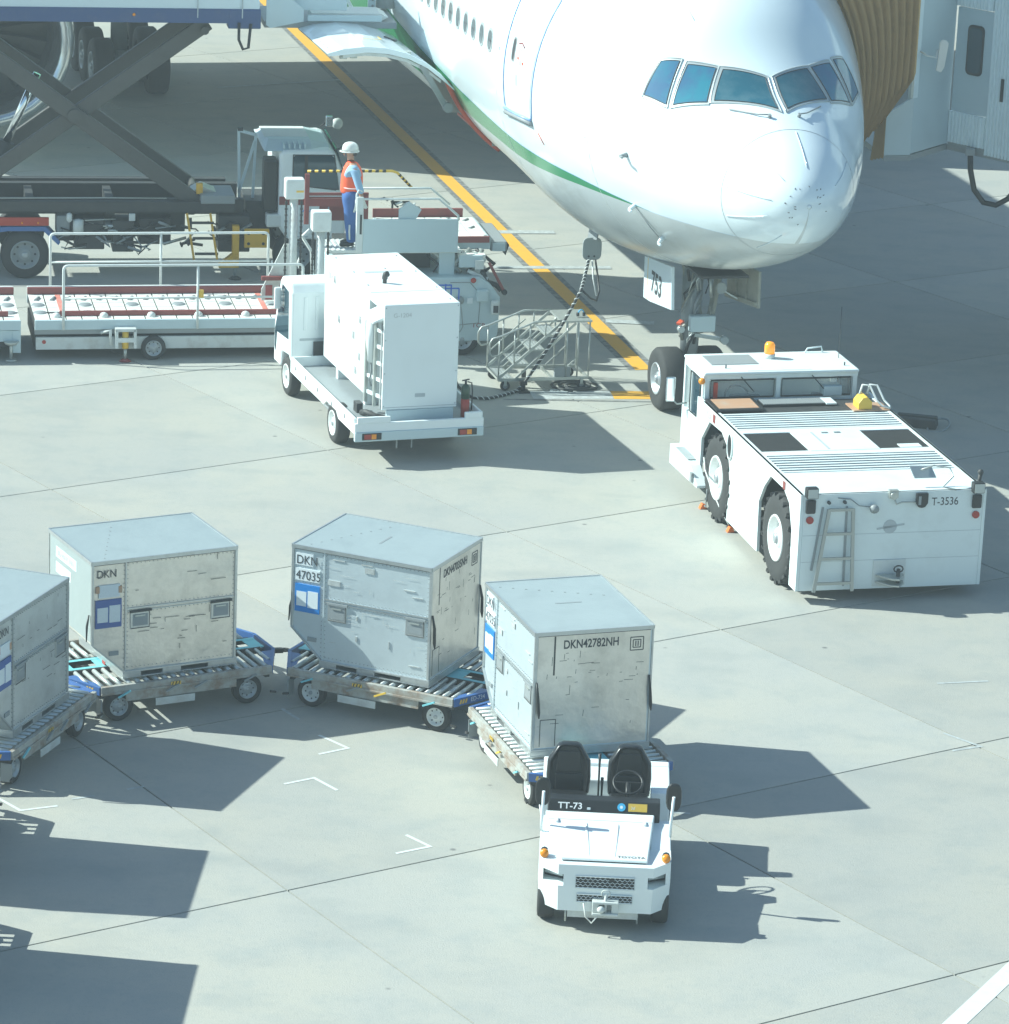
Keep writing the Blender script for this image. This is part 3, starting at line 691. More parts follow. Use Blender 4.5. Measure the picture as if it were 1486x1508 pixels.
g = G(); g.tube([fp(7.62, dc[0][1], .03), fp(6.95, dc[0][1] + .9, .03), fp(6.30, dc[1][1], .03)], .02, 6); g.obj('sill_trim', door, LINEB)
def slot(s0, t0, rs_, rt_, off, n=16): return [fp(s0 + rs_ * math.copysign(abs(math.cos(q)) ** .5, math.cos(q)), t0 + rt_ * math.copysign(abs(math.sin(q)) ** .5, math.sin(q)), off) for q in [i * 2 * math.pi / n for i in range(n)]]
g = G(); g.loops([slot(7.12, 7.8, .085, 3.9, .006), slot(7.12, 7.8, .085, 3.9, .012)], False); h = g.obj('door_window', door, GREY)
G().loops([slot(7.12, 7.8, .05, 3.3, .010), slot(7.12, 7.8, .05, 3.3, .0145)], False).obj('pane', h, MARK)
for (s_, t_, a, b, mt) in ((6.83, 12.6, .12, 1.2, PWHITE), (6.8, 15.4, .12, .9, PWHITE), (6.88, 6.0, .035, .5, RSEAL), (6.66, 5.2, .035, .5, RSEAL), (6.77, 5.0, .05, .9, SEAM), (6.9, -1.0, .05, 2.0, SEAM), (6.85, 9.0, .09, .35, SEAM), (6.8, 8.0, .09, .3, SEAM), (6.72, 18.0, .1, .7, SEAM)):
    G().loops([slot(s_, t_, a, b, .006, 8), slot(s_, t_, a, b, .0085, 8)], False).obj('door_placard', door, mt)
g = G(); g.tube([fp(6.92, 10.4, .012), fp(6.8, 11.2, .012), fp(6.66, 10.2, .012)], .012, 4); g.obj('arch_mark', door, MARKR)
G().loops([slot(7.92, 4.5, .03, .55, 0, 10), slot(7.92, 4.5, .03, .55, .006, 10)], False).obj('port', PL, SEAM)
g = G(); g.tube([fp(6.1, -14.8, .006), fp(5.95, -18, .006)], .010, 4); g.obj('red_mark', PL, RSEAL)
for s_, t_ in ((3.22, -5.5), (3.35, -30), (3.12, -47)):
    g = G(); p = fp(s_, t_, 0); o = fp(s_, t_, .13); g.cyl(p, o, .045, .03, n=8); g.bar(o, o + Vector((0, -.13, 0)), .03, .03); g.obj('air_data_probe', PL, PLANE if t_ < -10 else GREY)
g = G(); g.tube([fp(3.3, -31, .03), fp(3.15, -40, .045), fp(3.15, -46, .04)], .008, 4); g.obj('probe_line', PL, GREY)
for a, b in (((4.2, 20), (9.5, 17)), ((4.4, -8), (6.0, -9)), ((3.3, 62), (6.5, 60))):      # skin seams
    g = G(); g.tube([fp(a[0] + (b[0] - a[0]) * i / 12, a[1] + (b[1] - a[1]) * i / 12, .0) for i in range(13)], .006, 4); g.obj('panel_seam', PL, PWHITE)
for s_ in (4.35, 8.1):
    g = G(); g.tube([fp(s_, t, -.001) for t in range(-80, 85, 5)], .005, 4); g.obj('panel_seam', PL, PWHITE)
# reflective sheen logo patch below the stripe (worn white mark)
# ---- forward cargo hatch: frame, lining and opened door
g = G()
def off_in(s, t, d): return fp(s, t, -d)
for (a, b) in (((HS0, HT0), (HS0, HT1)), ((HS1, HT0), (HS1, HT1)), ((HS0, HT0), (HS1, HT0)), ((HS0, HT1), (HS1, HT1))):
    n_ = 10; r0 = [fp(a[0] + (b[0] - a[0]) * i / n_, a[1] + (b[1] - a[1]) * i / n_, 0) for i in range(n_ + 1)]; r1 = [fp(a[0] + (b[0] - a[0]) * i / n_, a[1] + (b[1] - a[1]) * i / n_, -.35) for i in range(n_ + 1)]
    g.loops([r0, r1], True, False, False)
hold = g.obj('cargo_hatch', PL, HATCHIN, fixn=False)
g = G(); g.box(-1.5, 2.2, HS0 - .2, HS1 + .3, 3.05, 3.08); g.box(2.2, 2.22, HS0 - .2, HS1 + .3, 3.05, 4.7); g.box(-1.9, 2.2, HS1 + .29, HS1 + .31, 3.05, 4.7); g.box(-1.9, 2.2, HS0 - .23, HS0 - .21, 3.05, 4.7); g.obj('hold_lining', hold, HATCHIN)
g = G(); g.tube([fp(HS0 + .02, HT0 - 4 + (HT1 - HT0 + 6) * i / 12, .025) for i in range(13)], .055, 6); g.tube([fp(HS0 + (HS1 - HS0) * i / 8, HT0 - .5, .02) for i in range(9)], .03, 6); g.obj('hatch_seal', hold, RSEAL)
arc = [(2.62, 4.12), (2.86, 4.38), (3.15, 4.60), (3.5, 4.77), (3.9, 4.87), (4.3, 4.90), (4.7, 4.86), (5.0, 4.78)]
arc = [(x + .02, z) for x, z in arc]
dA, dB = HS0 - .12, HS1 - .05
g = G(); th_ = .11
rings = []
for s_ in (dA, dA + .9, dA + 1.8, dB):
    rings.append([Vector((-x, s_, z)) for x, z in arc] + [Vector((-x + .03, s_, z - th_ * (1 if 0 < i < 7 else .5))) for i, (x, z) in list(enumerate(arc))[::-1]])
g.loops(rings, False)
cd_ = g.obj('cargo_door', PL, PLANE, .008)
g = G(); g.loops([[Vector((-x, s_, z - .115)) for x, z in arc[1:-1]] + [Vector((-x, s_, z - .17)) for x, z in arc[1:-1]][::-1] for s_ in (dA + .03, dA + .07)], False); g.obj('door_edge_frame', cd_, OLDW)
for s_ in (dA + .8, dA + 1.6, dB - .1):
    g = G(); g.loops([[Vector((-x, q, z - .115)) for x, z in arc[1:-1]] + [Vector((-x, q, z - .16)) for x, z in arc[1:-1]][::-1] for q in (s_, s_ + .05)], False); g.obj('door_rib', cd_, HATCHIN)
g = G(); g.loops([[Vector((-x, s_, z + .004)) for x, z in arc[:2]] + [Vector((-x, s_, z - .0)) for x, z in arc[:2]][::-1] for s_ in (dA, dB)], False); g.obj('green_edge', cd_, GREEN)
g = G(); g.bar((-2.75, dA + .1, 3.75), (-3.25, dA + .05, 4.55), .07, .10); g.cyl((-2.72, dA - .0, 3.75), (-2.72, dA + .16, 3.75), .09, n=12); g.obj('hinge_arm', cd_, GREY)
for x, s_ in ((-3.55, dA + .12), (-4.55, dA + .15), (-4.75, dA + .1), (-4.0, dA + .3)):
    G().box(x, x + .12, s_, s_ + .12, 4.66, 4.78).obj('latch_fitting', cd_, STEEL)
g = G(); z_ = 4.895; g.bar((-3.85, dA + .75, z_), (-3.85, dA + 1.05, z_ - .005), .02, .004); g.bar((-3.85, dA + .75, z_), (-4.2, dA + .78, z_ + .012), .02, .004); g.obj('hook_mark', cd_, HAZY)
g = G(); g.bar((-3.42, dA + 1.35, 4.75), (-3.62, dA + 1.5, 4.81), .05, .02); g.obj('handle', cd_, MARK)
for i in range(7): G().box(-4.93 + .002 * i, -4.90, dA + .15 + i * .3, dA + .19 + i * .3, 4.79, 4.81).obj('door_rivet', cd_, GREY)
# aft service door swung open beside the high lift truck
g = G()
pr = [(-3.05, 4.70), (-3.22, 5.0), (-3.32, 5.6), (-3.30, 6.2), (-3.1, 6.7)]
g.loops([[Vector((x - .5, s_, z)) for x, z in pr] + [Vector((x - .42, s_, z)) for x, z in pr][::-1] for s_ in (16.7, 17.35)], False); sdoor = g.obj('service_door', PL, PLANE, .01)
g = G(); g.loops([[Vector((x - .508, s_, z)) for x, z in pr[:2]] + [Vector((x - .5, s_, z)) for x, z in pr[:2]][::-1] for s_ in (16.72, 17.3)], False); g.obj('green_band', sdoor, GREEN)
# ---- nose gear
ng = G(); ng.cyl((-.22, 4.95, .9), (-.16, 5.1, 2.7), .15, .19, 16); ng.cyl((-.22, 4.95, .35), (-.22, 4.95, 1.0), .10, n=12); ng.cyl((-.6, 4.95, .54), (.2, 4.95, .54), .07, n=10)
ngo = ng.obj('nose_gear_strut', PL, GREY)
g = G(); g.bar((0, 5.1, 1.3), (.05, 6.3, 2.6), .16, .12); g.bar((.1, 4.9, 1.5), (.30, 5.0, 2.6), .10, .08); g.bar((-.16, 4.9, 1.6), (-.35, 5.1, 2.6), .09, .08); g.obj('drag_brace', ngo, PRIMER)
G().box(-.32, .12, 4.60, 4.76, 1.42, 1.70).obj('light_housing', ngo, LBLUE, .02)
g = G(); g.bar((-.3, 4.75, 1.36), (.30, 4.7, 1.26), .05, .06); g.cyl((.30, 4.74, 1.26), (.30, 4.60, 1.26), .07, n=10); g.obj('taxi_light', ngo, LENS); g = G(); g.cyl((.28, 5.0, 2.10), (.28, 4.9, 2.10), .10, n=12); g.bar((.28, 4.95, 2.08), (.60, 4.9, 1.90), .025, .025); g.obj('landing_light', ngo, LENS); G().cyl((-.46, 4.75, 1.46), (-.46, 4.65, 1.46), .06, n=8).obj('side_light', ngo, LENS)
for i in range(24):
    x, y, z = random.uniform(-.42, .10), random.uniform(4.7, 4.95), random.uniform(.95, 2.4)
    g = G(); g.tube([(x, y, z), (x + random.uniform(-.08, .08), y - .05, z + .18), (x * .5, y, z + .38)], random.choice([.012, .02, .03]), 6); g.obj('hydraulic_line', ngo, random.choice([STEEL, BLACK, GREY, PRIMER]))
g = G(); g.box(-.42, .42, 3.9, 6.6, 2.52, 2.56); g.obj('gear_bay', ngo, DARK)
g = G(); g.bar((-.44, 4.72, 1.60), (-.52, 4.66, 1.56), .09, .04); g.obj('marker_flag', ngo, RSEAL)
for x, ax in ((-.57, -1), (.13, 1)): wheel(PL, (x, 4.95, .54), (ax, 0, 0), .54, .44, .50, RIMG)
g = G(); g.prism([(6.32, 2.34), (4.78, 2.52), (4.67, 1.80), (5.9, 1.64), (6.29, 1.62)], 'x', -.66, -.60); dd = g.obj('nose_gear_door', PL, PLANE, .01)
G().prism([(6.10, 2.36), (6.085, 2.36), (6.06, 1.64), (6.075, 1.64)], 'x', -.664, -.655).obj('door_stripe', dd, HAZY)
text('753', .50, dd, MARK, (-.663, 5.86, 1.86), LEFT, .82, bold=.012)
g = G(); g.prism([(5.66, 2.44), (4.0, 2.60), (3.95, 1.98), (5.61, 1.76)], 'x', .62, .67); d2 = g.obj('nose_gear_door', PL, PRIMER, .01)
g = G(); g.bar((.61, 5.6, 1.82), (.61, 3.98, 2.04), .06, .07); g.bar((.61, 5.2, 2.4), (.61, 5.0, 1.95), .05, .04); g.bar((.61, 4.6, 2.45), (.61, 4.5, 2.0), .05, .04); g.obj('door_stiffener', d2, PRIMER)
# ---- main gear under the right wing
for side in (-1, 1):
    for s_ in (32.75, 34.2, 35.65):
        for l in (4.6, 5.9): wheel(PL, (l * side, s_, .66), (side if l > 5 else -side, 0, 0), .66, .5, .5, RIMG)
    g = G(); g.cyl((5.25 * side, 34.2, .66), (5.25 * side, 34.2, 4.2), .2, n=14); g.bar((5.25 * side, 32.7, .66), (5.25 * side, 35.7, .66), .22, .25); g.cyl((5.25 * side, 34.1, 1.6), (4.2 * side, 33.6, 3.4), .09, n=8)
    for s_ in (32.75, 34.2, 35.65): g.cyl((4.4 * side, s_, .66), (6.1 * side, s_, .66), .08, n=8)
    g.obj('main_gear_strut', PL, GREY)
    # wing
    sl = side
    root = [(24.3, 3.55, 0), (27, 4.15, 0), (33, 4.0, 0), (38.2, 3.6, 0), (33, 2.9, 0), (27, 2.9, 0)]
    g = G()
    st = [(2.2, 24.0, 38.4, 3.9, .95), (9.5, 27.9, 38.6, 4.3, .62), (20, 34.2, 42.6, 5.2, .36), (30, 40.3, 45.6, 6.2, .2)]
    rings = []
    for x, le, te, z, t_ in st:
        c = te - le; rings.append([Vector((x * sl, le + c * a, z + t_ * b)) for a, b in ((0, 0), (.04, .32), (.15, .5), (.4, .5), (.7, .25), (1, 0), (.7, -.2), (.4, -.45), (.15, -.45), (.04, -.3))])
    g.loops(rings, True); wg = g.obj('wing', PL, GREY)
    # engine
    e = G(); cx = 9.6 * sl; cz = 2.72; N_ = 40
    out = [(24.9, 1.60), (24.78, 1.70), (24.80, 1.80), (24.95, 1.89), (25.4, 1.96), (26.6, 2.0), (28.2, 1.9), (30.0, 1.6), (30.6, 1.42)]
    e.loops([[Vector((cx + r_ * math.cos(q), s_, cz + r_ * math.sin(q))) for q in [i * 2 * math.pi / N_ for i in range(N_)]] for s_, r_ in out[3:]], True, False)
    en = e.obj('engine', PL, PLANE)
    e = G(); lip = [(25.5, 1.52), (25.1, 1.55), (24.9, 1.60), (24.78, 1.70), (24.80, 1.80), (24.95, 1.89)]
    e.loops([[Vector((cx + r_ * math.cos(q), s_, cz + r_ * math.sin(q))) for q in [i * 2 * math.pi / N_ for i in range(N_)]] for s_, r_ in lip], True, False); e.obj('intake_lip', en, INTAKE)
    e = G(); e.loops([[Vector((cx + r_ * math.cos(q), s_, cz + r_ * math.sin(q))) for q in [i * 2 * math.pi / N_ for i in range(N_)]] for s_, r_ in ((25.5, 1.52), (26.4, 1.5), (26.45, .01))], True, False); e.obj('intake_duct', en, DARK)
    e = G(); e.lathe([(0, .01), (.25, .2), (.6, .42)], (cx, 25.75, cz), (0, 1, 0), 20); e.obj('spinner', en, DARK)
    for i in range(22):
        q = i * 2 * math.pi / 22; d = Vector((math.cos(q), 0, math.sin(q))); t2 = Vector((-math.sin(q), 0, math.cos(q)))
        b_ = G(); b_.loops([[Vector((cx, 26.2, cz)) + d * r_ + t2 * w_ * .5 + Vector((0, -.12, 0)) * 1, Vector((cx, 26.2, cz)) + d * r_ - t2 * w_ * .5 + Vector((0, .12, 0)), Vector((cx, 26.23, cz)) + d * r_ - t2 * w_ * .5 + Vector((0, .12, 0))] for r_, w_ in ((.4, .1), (1.0, .28), (1.49, .36))], False); b_.obj('fan_blade', en, SCIS)
    e = G(); e.box(cx - .2, cx + .2, 26.4, 30, cz + 1.7, cz + 2.0) if False else e.prism([(26.2, 4.55), (29.5, 4.2), (30.2, 3.6), (28.5, 4.4)], 'x', cx - .2, cx + .2); e.obj('pylon', en, PLANE)
# ground power hatch and cable
g = G(); pts = [(-1.34 + .17 * math.copysign(abs(math.cos(q)) ** .5, math.cos(q)), 2.27 + .20 * math.copysign(abs(math.sin(q)) ** .5, math.sin(q))) for q in [i * math.pi / 10 for i in range(20)]]
g.prism(pts, 'y', 7.2, 7.23); gh = g.obj('power_hatch', PL, HGREY, rot=None)
for x in (-1.40, -1.30): 
    g = G(); g.cyl((x, 7.19, 2.14), (x, 7.2, 2.14), .018, n=8); g.obj('latch', gh, MARK)
g = G(); g.bar((-1.34, 7.22, 2.44), (-1.30, 7.25, 2.62), .2, .03); g.obj('hinge', gh, GREY)
cab = thing('power_cable', 'black and white spiral wrapped power cable hanging from the belly down to the apron', 'cable', (4.529, 58.27, 0), 15.32)
pA = Vector((-1.42, 7.12, 2.10)); pB = Vector((-1.76, 6.33, 1.77)); pC = Vector((-2.76, 6.29, .10)); path = []
def cubic(a, b, n, sag):
    return [a.lerp(b, i / n) - Vector((0, 0, sag * 4 * (i / n) * (1 - i / n))) for i in range(n + 1)]
main = cubic(pA, pB, 6, .02) + cubic(pB, pC, 30, .09)[1:]
ground_part = [(-2.88, 6.22, .03), (-3.15, 6.02, .03), (-3.45, 5.84, .03), (-3.75, 5.82, .05), (-4.0, 5.85, .25), (-4.15, 5.9, .6)]
G().tube(main + [Vector(p) for p in ground_part], .026, 8).obj('cable_core', cab, BLACK)
allp = main + [Vector(p) for p in ground_part[:4]]
# spiral wrap
dist = 0; sp = []; fine = []
for a, b in zip(allp, allp[1:]):
    n_ = max(2, int((b - a).length / .012)); fine += [a.lerp(b, i / n_) for i in range(n_)]
for i, p in enumerate(fine):
    t = (fine[min(i + 1, len(fine) - 1)] - fine[max(i - 1, 0)]).normalized(); x = t.cross(Vector((0, 1, 0))).normalized(); y = t.cross(x); q = i * .0115 / .075 * 2 * math.pi / 1.3
    sp.append(p + (x * math.cos(q) + y * math.sin(q)) * .024)
G().tube(sp, .011, 4).obj('cable_wrap', cab, PWHITE)
g = G(); g.tube([(-1.30, 7.12, 2.10), (-1.28, 7.0, 1.85), (-1.30, 6.8, 1.62), (-1.40, 6.6, 1.50), (-1.55, 6.45, 1.58), (-1.76, 6.33, 1.77)], .018, 8); g.obj('second_plug_lead', cab, BLACK)
g = G(); g.tube([(-1.36, 7.1, 2.10), (-1.36, 7.0, 1.8), (-1.33, 6.85, 1.52)], .014, 6); g.obj('white_rope', cab, PWHITE)
g = G(); g.box(-2.84, -2.64, 6.16, 6.36, 0, .03); g.cyl((-2.74, 6.27, .03), (-2.74, 6.27, .16), .045, n=8); g.box(-2.80, -2.68, 6.22, 6.32, .13, .19); cp = g.obj('cable_stand', None, BLACK)
cp.location = (4.529, 58.27, 0); cp.rotation_euler = (0, 0, R(15.32)); tag(cp, 'small black stand holding the power cable below the metal steps', 'cable stand')

# ---------------------------------------------------------------- boarding bridge on the left side of the airliner
BR = thing('boarding_bridge', 'grey boarding bridge with tan pleated canopy closing on the far side of the airliner nose', 'boarding bridge', (6.79, 65.6, 4.0), 0)
def W2(x, y, z): return Vector((x - 6.79, y - 65.6, z - 4.0))
plm = Matrix.Translation((4.529, 58.27, 0)) @ Matrix.Rotation(R(15.32), 4, 'Z')
def ac(p): q = plm @ p; return W2(q.x, q.y, q.z)
A1 = Vector((6.79, 65.6)); B1 = Vector((7.54, 66.7)); C1 = Vector((8.53, 65.7)); cd = (C1 - B1).normalized()
E1 = B1 + cd * 3.2
def wall(p, q, z0, z1, th, name, mat, parent=BR):
    d = (q - p).normalized(); n = Vector((d.y, -d.x)) * th
    g = G(); a = [W2(*p, z0), W2(*q, z0), W2(*(q - n), z0), W2(*(p - n), z0)]; b = [v + Vector((0, 0, z1 - z0)) for v in a]; g.loops([a, b], False)
    return g.obj(name, parent, mat)
wall(A1, B1, 4.02, 8.2, .12, 'side_panel', MIDGREY)
A0 = Vector((6.33, 65.50))
g = G(); a = [W2(*A0, 3.98), W2(*A1, 3.98), W2(*A1, 5.02), W2(*A0, 4.72)]; g.loops([a, [v + Vector((0, .1, 0)) for v in a]], False); g.obj('bumper_panel', BR, MIDGREY)
wall(A1 + Vector((-.02, -.03)), A1 + Vector((.07, .09)), 5.0, 8.2, .05, 'corner_strip', CORR)
p1 = B1 + cd * .84
pan = wall(B1 + cd * .04, p1, 4.62, 6.45, .06, 'window_panel', MIDGREY)
def on(u, z, o=0): n = Vector((cd.y, -cd.x)); q = B1 + cd * u + n * o; return W2(q.x, q.y, z)
def rr(u0, u1, z0, z1, o, r=.09):
    cu, cz, hu, hz = (u0 + u1) / 2, (z0 + z1) / 2, (u1 - u0) / 2, (z1 - z0) / 2; out = []
    for sx, sz, a0 in ((1, 1, 0), (-1, 1, 90), (-1, -1, 180), (1, -1, 270)):
        for i in range(5): q = R(a0 + i * 22.5); out.append(on(cu + sx * (hu - r) + r * math.cos(q), cz + sz * (hz - r) + r * math.sin(q), o))
    return out
wn_ = G().loops([rr(.30, .66, 5.30, 6.18, .0), rr(.30, .66, 5.30, 6.18, .02)], False).obj('window', BR, BLACK)
G().loops([rr(.335, .625, 5.345, 6.135, .015), rr(.335, .625, 5.345, 6.135, .025)], False).obj('pane', wn_, GLASSD)
for (u0, u1, z0, z1) in ((.0, .80, 4.05, 4.60), (.0, .80, 6.47, 8.2), (.84, 3.2, 3.95, 8.2)):
    g = G(); n_ = int((u1 - u0) / .0375); pr_ = []
    for i in range(n_): 
        u = u0 + i * .075; 
        if u + .075 > u1 + .001: break
        pr_ += [(u, .0), (u + .018, .03), (u + .04, .03), (u + .058, .0)]
    pr_.append((u1, 0))
    g.loops([[on(u, z0, o) for u, o in pr_] + [on(u1, z0, -.05), on(u0, z0, -.05)], [on(u, z1, o) for u, o in pr_] + [on(u1, z1, -.05), on(u0, z1, -.05)]], False); g.obj('corrugated_panel', BR, CORR)
g = G(); g.loops([[on(.02, 3.96, -.06), on(.82, 3.96, -.06), on(.82, 3.96, .01), on(.02, 3.96, .01)], [on(.02, 4.04, -.06), on(.82, 4.04, -.06), on(.82, 4.04, .01), on(.02, 4.04, .01)]], False); g.obj('sill_rail', BR, GREY)
G().loops([[on(1.13, 4.95, .03), on(1.19, 4.95, .03), on(1.19, 4.95, .05), on(1.13, 4.95, .05)], [on(1.13, 5.35, .03), on(1.19, 5.35, .03), on(1.19, 5.35, .05), on(1.13, 5.35, .05)]], False).obj('grab_handle', BR, BLACK)
# floor and roof of the cab and the tunnel running off to the right
e2 = E1 + Vector((1.2, 4.5)); 
g = G()
for z0, z1 in ((3.9, 4.0), (8.2, 8.35)):
    g = G(); a = [W2(*A0, z0), W2(*A1, z0), W2(*B1, z0), W2(*E1, z0), W2(E1.x + 4, E1.y + 4.5, z0), W2(9, 70.5, z0), W2(5.8, 68.2, z0)]; g.loops([a, [v + Vector((0, 0, z1 - z0)) for v in a]], False); g.obj('cab_floor' if z0 < 5 else 'cab_roof', BR, GREY)
G().loops([[W2(E1.x, E1.y, 3.9), W2(E1.x + 20, E1.y + 3, 3.9), W2(E1.x + 20, E1.y + 6.2, 3.9), W2(E1.x - 1, E1.y + 3.4, 3.9)], [W2(E1.x, E1.y, 7.2), W2(E1.x + 20, E1.y + 3, 7.2), W2(E1.x + 20, E1.y + 6.2, 7.2), W2(E1.x - 1, E1.y + 3.4, 7.2)]], False).obj('tunnel', BR, CORR)
for x in (3.5, 5.5): 
    g = G(); q = E1 + Vector((x + 3, 2.2)); g.cyl(W2(q.x, q.y, 0.3), W2(q.x, q.y, 3.9), .22, n=14); g.obj('support_column', BR, GREY)
    wheel(BR, W2(q.x, q.y - .3, .5), (0, -1, 0), .5, .35, .5, RIMG)
# mirror
MI = G(); MI.tube([W2(6.84, 65.62, 5.82), W2(6.97, 65.60, 5.75), W2(7.12, 65.60, 5.72), W2(7.14, 65.6, 5.86)], .018, 6); mi = MI.obj('mirror_arm', BR, PWHITE)
G().loops([[W2(7.13 + dx, 65.57, z) for dx, z in ((0, 5.50), (.09, 5.47), (.14, 5.56), (.19, 5.98), (.15, 6.03), (.07, 6.04), (.03, 5.98), (.02, 5.72))], [W2(7.13 + dx, 65.62, z) for dx, z in ((0, 5.50), (.09, 5.47), (.14, 5.56), (.19, 5.98), (.15, 6.03), (.07, 6.04), (.03, 5.98), (.02, 5.72))]], False).obj('mirror_head', mi, HELM, .01)
# pleated canopy between fuselage curve and frame
g = G(); NP = 10; rings = []
for j in range(21):
    t = j / 20
    zf = 4.02 + (7.6 - 4.02) * t
    b_, t_, w_ = sec(5.7); th = thz(5.7, zf); F = ac(Vector((w_ * math.cos(R(th)) + .03, 5.7, zf)))
    zg = 4.76 + (8.2 - 4.76) * t; base = A0.lerp(A1, min(1, t * 5)); Gp = W2(base.x, base.y, zg)
    row = []
    for i in range(NP * 2 + 1):
        a = i / (NP * 2); a2 = a ** 1.15; p = F.lerp(Gp, a2); p = p + Vector((-.02, -1, 0)) * (.34 if i % 2 else 0) + Vector((0, -1, 0)) * .12 * math.sin(a * 3.14)
        row.append(p)
    rings.append(row)
g.loops(rings, True, False, False); g.obj('canopy', BR, TAN, fixn=False)
sk_ = []
for j in range(6):
    zf = 3.98 + .95 * j / 5; b_, t_, w_ = sec(5.7); F = ac(Vector((w_ * math.cos(R(thz(5.7, zf))) + .02, 5.7, zf))); E_ = W2(A0.x - .01, A0.y - .03, zf)
    sk_.append([F.lerp(E_, .72 + i / 28.6) + Vector((0, -(.14 if i % 2 else .02), 0)) for i in range(9)])
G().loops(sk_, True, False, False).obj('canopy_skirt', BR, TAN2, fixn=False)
g = G(); g.tube([rings[j][0] for j in range(21)], .05, 6); g.obj('canopy_edge_pad', BR, TAN)
# hanging hose
hs = thing('hanging_hose', 'thick black hose hanging in a loop below the boarding bridge', 'hose', (7.9, 66.2, 3.9), 0)
G().tube([(0, 0, .1), (.03, 0, -.25), (.12, 0, -.6), (.3, 0, -.82), (.52, 0, -.86), (.72, 0, -.74), (.9, 0, -.5), (1.1, 0, -.1), (1.2, 0, .1)], .05, 8).obj('hose', hs, BLACK)
g = G(); g.box(-.08, .08, -.06, .06, .02, .14); g.obj('clamp', hs, GREY)
# ================================================================ aircraft tug T-3536
T = thing('aircraft_tug', 'large white aircraft tug T-3536 with ladder on its rear, nosed up to the nose gear', 'aircraft tug', (4.241, 52.665, 0), 14.2)
TW, TZ, TB = 2.83, 1.64, .18
side = [(0, TB), (.32, TB), (.34, 1.0), (.52, 1.36), (.80, 1.49), (1.44, 1.49), (1.72, 1.25), (1.93, .96), (1.90, TB), (3.47, TB), (3.48, 1.05), (3.62, 1.30), (3.95, 1.44), (4.60, 1.42), (4.98, 1.05), (5.0, TB + .08), (5.3, TB + .1), (5.3, TZ), (0, TZ)]
for x0, x1 in ((0, .05), (TW - .05, TW)):
    o = G().prism(side, 'x', x0, x1).obj('side_plate', T, TUGW, .006)
    if x0 == 0:
        g = G()
        for z in (.62, 1.02): g.box(-.002, .01, .02, .33, z, z + .006)
        for z in (.62, 1.02): g.box(-.002, .01, 1.94, 3.46, z, z + .006)
        g.obj('panel_joint', o, SEAM)
        text('T-3536', .17, o, MARKG, (-.004, 4.93, 1.46), LEFT, .85)
        G().box(-.006, .01, 4.30, 4.42, 1.47, 1.60).obj('side_marker', o, RED); G().box(-.006, .01, .72, .84, 1.49, 1.61).obj('side_marker', o, RED)
        G().loops([[(-.006 - q, 3.45 + .11 * math.cos(a), 1.36 + .19 * math.sin(a)) for a in [i * math.pi / 10 for i in range(20)]] for q in (0, .012)][::-1], False).obj('porthole', o, BLACK)
        G().tube([(-.015, 3.45 + .12 * math.cos(a), 1.36 + .20 * math.sin(a)) for a in [i * math.pi / 10 for i in range(20)]], .014, 6, True).obj('porthole_rim', o, TUGW)
g = G(); g.box(.05, TW - .05, 0, .06, TB, TZ); rear = g.obj('rear_plate', T, TUGW, .012)
g = G()
for z in (.62, 1.02): g.box(.06, TW - .06, -.0025, .01, z, z + .006)
g.obj('panel_joint', rear, SEAM)
G().box(.70, TW - .70, .08, 5.2, .35, 1.5).obj('chassis', T, DARK)
G().box(.051, TW - .051, .061, 4.98, 1.56, TZ - .016).obj('deck_frame', T, DARK)
dk = G()
dk.box(0.0, TW, 0, 1.10, TZ - .015, TZ); dk.box(0, .09, 1.10, 5.0, TZ - .015, TZ); dk.box(TW - .09, TW, 1.10, 5.0, TZ - .015, TZ); dk.box(.09, TW - .09, 1.98, 2.16, TZ - .015, TZ); dk.box(.84, 1.94, 2.16, 3.18, TZ - .02, TZ + .006); dk.box(.09, TW - .09, 3.18, 3.36, TZ - .015, TZ); dk.box(.09, .84, 2.16, 2.2, TZ - .015, TZ); dk.box(TW - .9, TW - .09, 2.16, 2.2, TZ - .02, TZ)
deck = dk.obj('deck_plate', T, TUGW, .004)
for k in range(7):
    y = 1.14 + k * .123; G().box(.091, TW - .091, y, y + .058, TZ - .0155, TZ - .003).obj('deck_slat', deck, TUGW)
for k in range(8):
    y = 3.38 + k * .118; G().box(.091, TW - .091, y, y + .058, TZ - .0155, TZ - .003).obj('deck_slat', deck, TUGW)
for x0, x1 in ((.09, .83), (1.95, TW - .09)):
    for k in range(24): G().box(x0, x1, 2.21 + k * .0402, 2.219 + k * .0402, TZ - .0155, TZ - .011).obj('grille_bar', deck, SCIS)
G().box(2.28, 2.62, 2.22, 2.40, TZ - .006, TZ + .003).obj('cover_plate', deck, TUGW)
G().box(1.13, 1.17, 2.22, 3.12, TZ + .006, TZ + .010).obj('hatch_seam', deck, SEAM)
for x in (1.3, 1.5): G().box(x, x + .1, 3.05, 3.09, TZ + .006, TZ + .02).obj('hatch_hinge', deck, GREY)
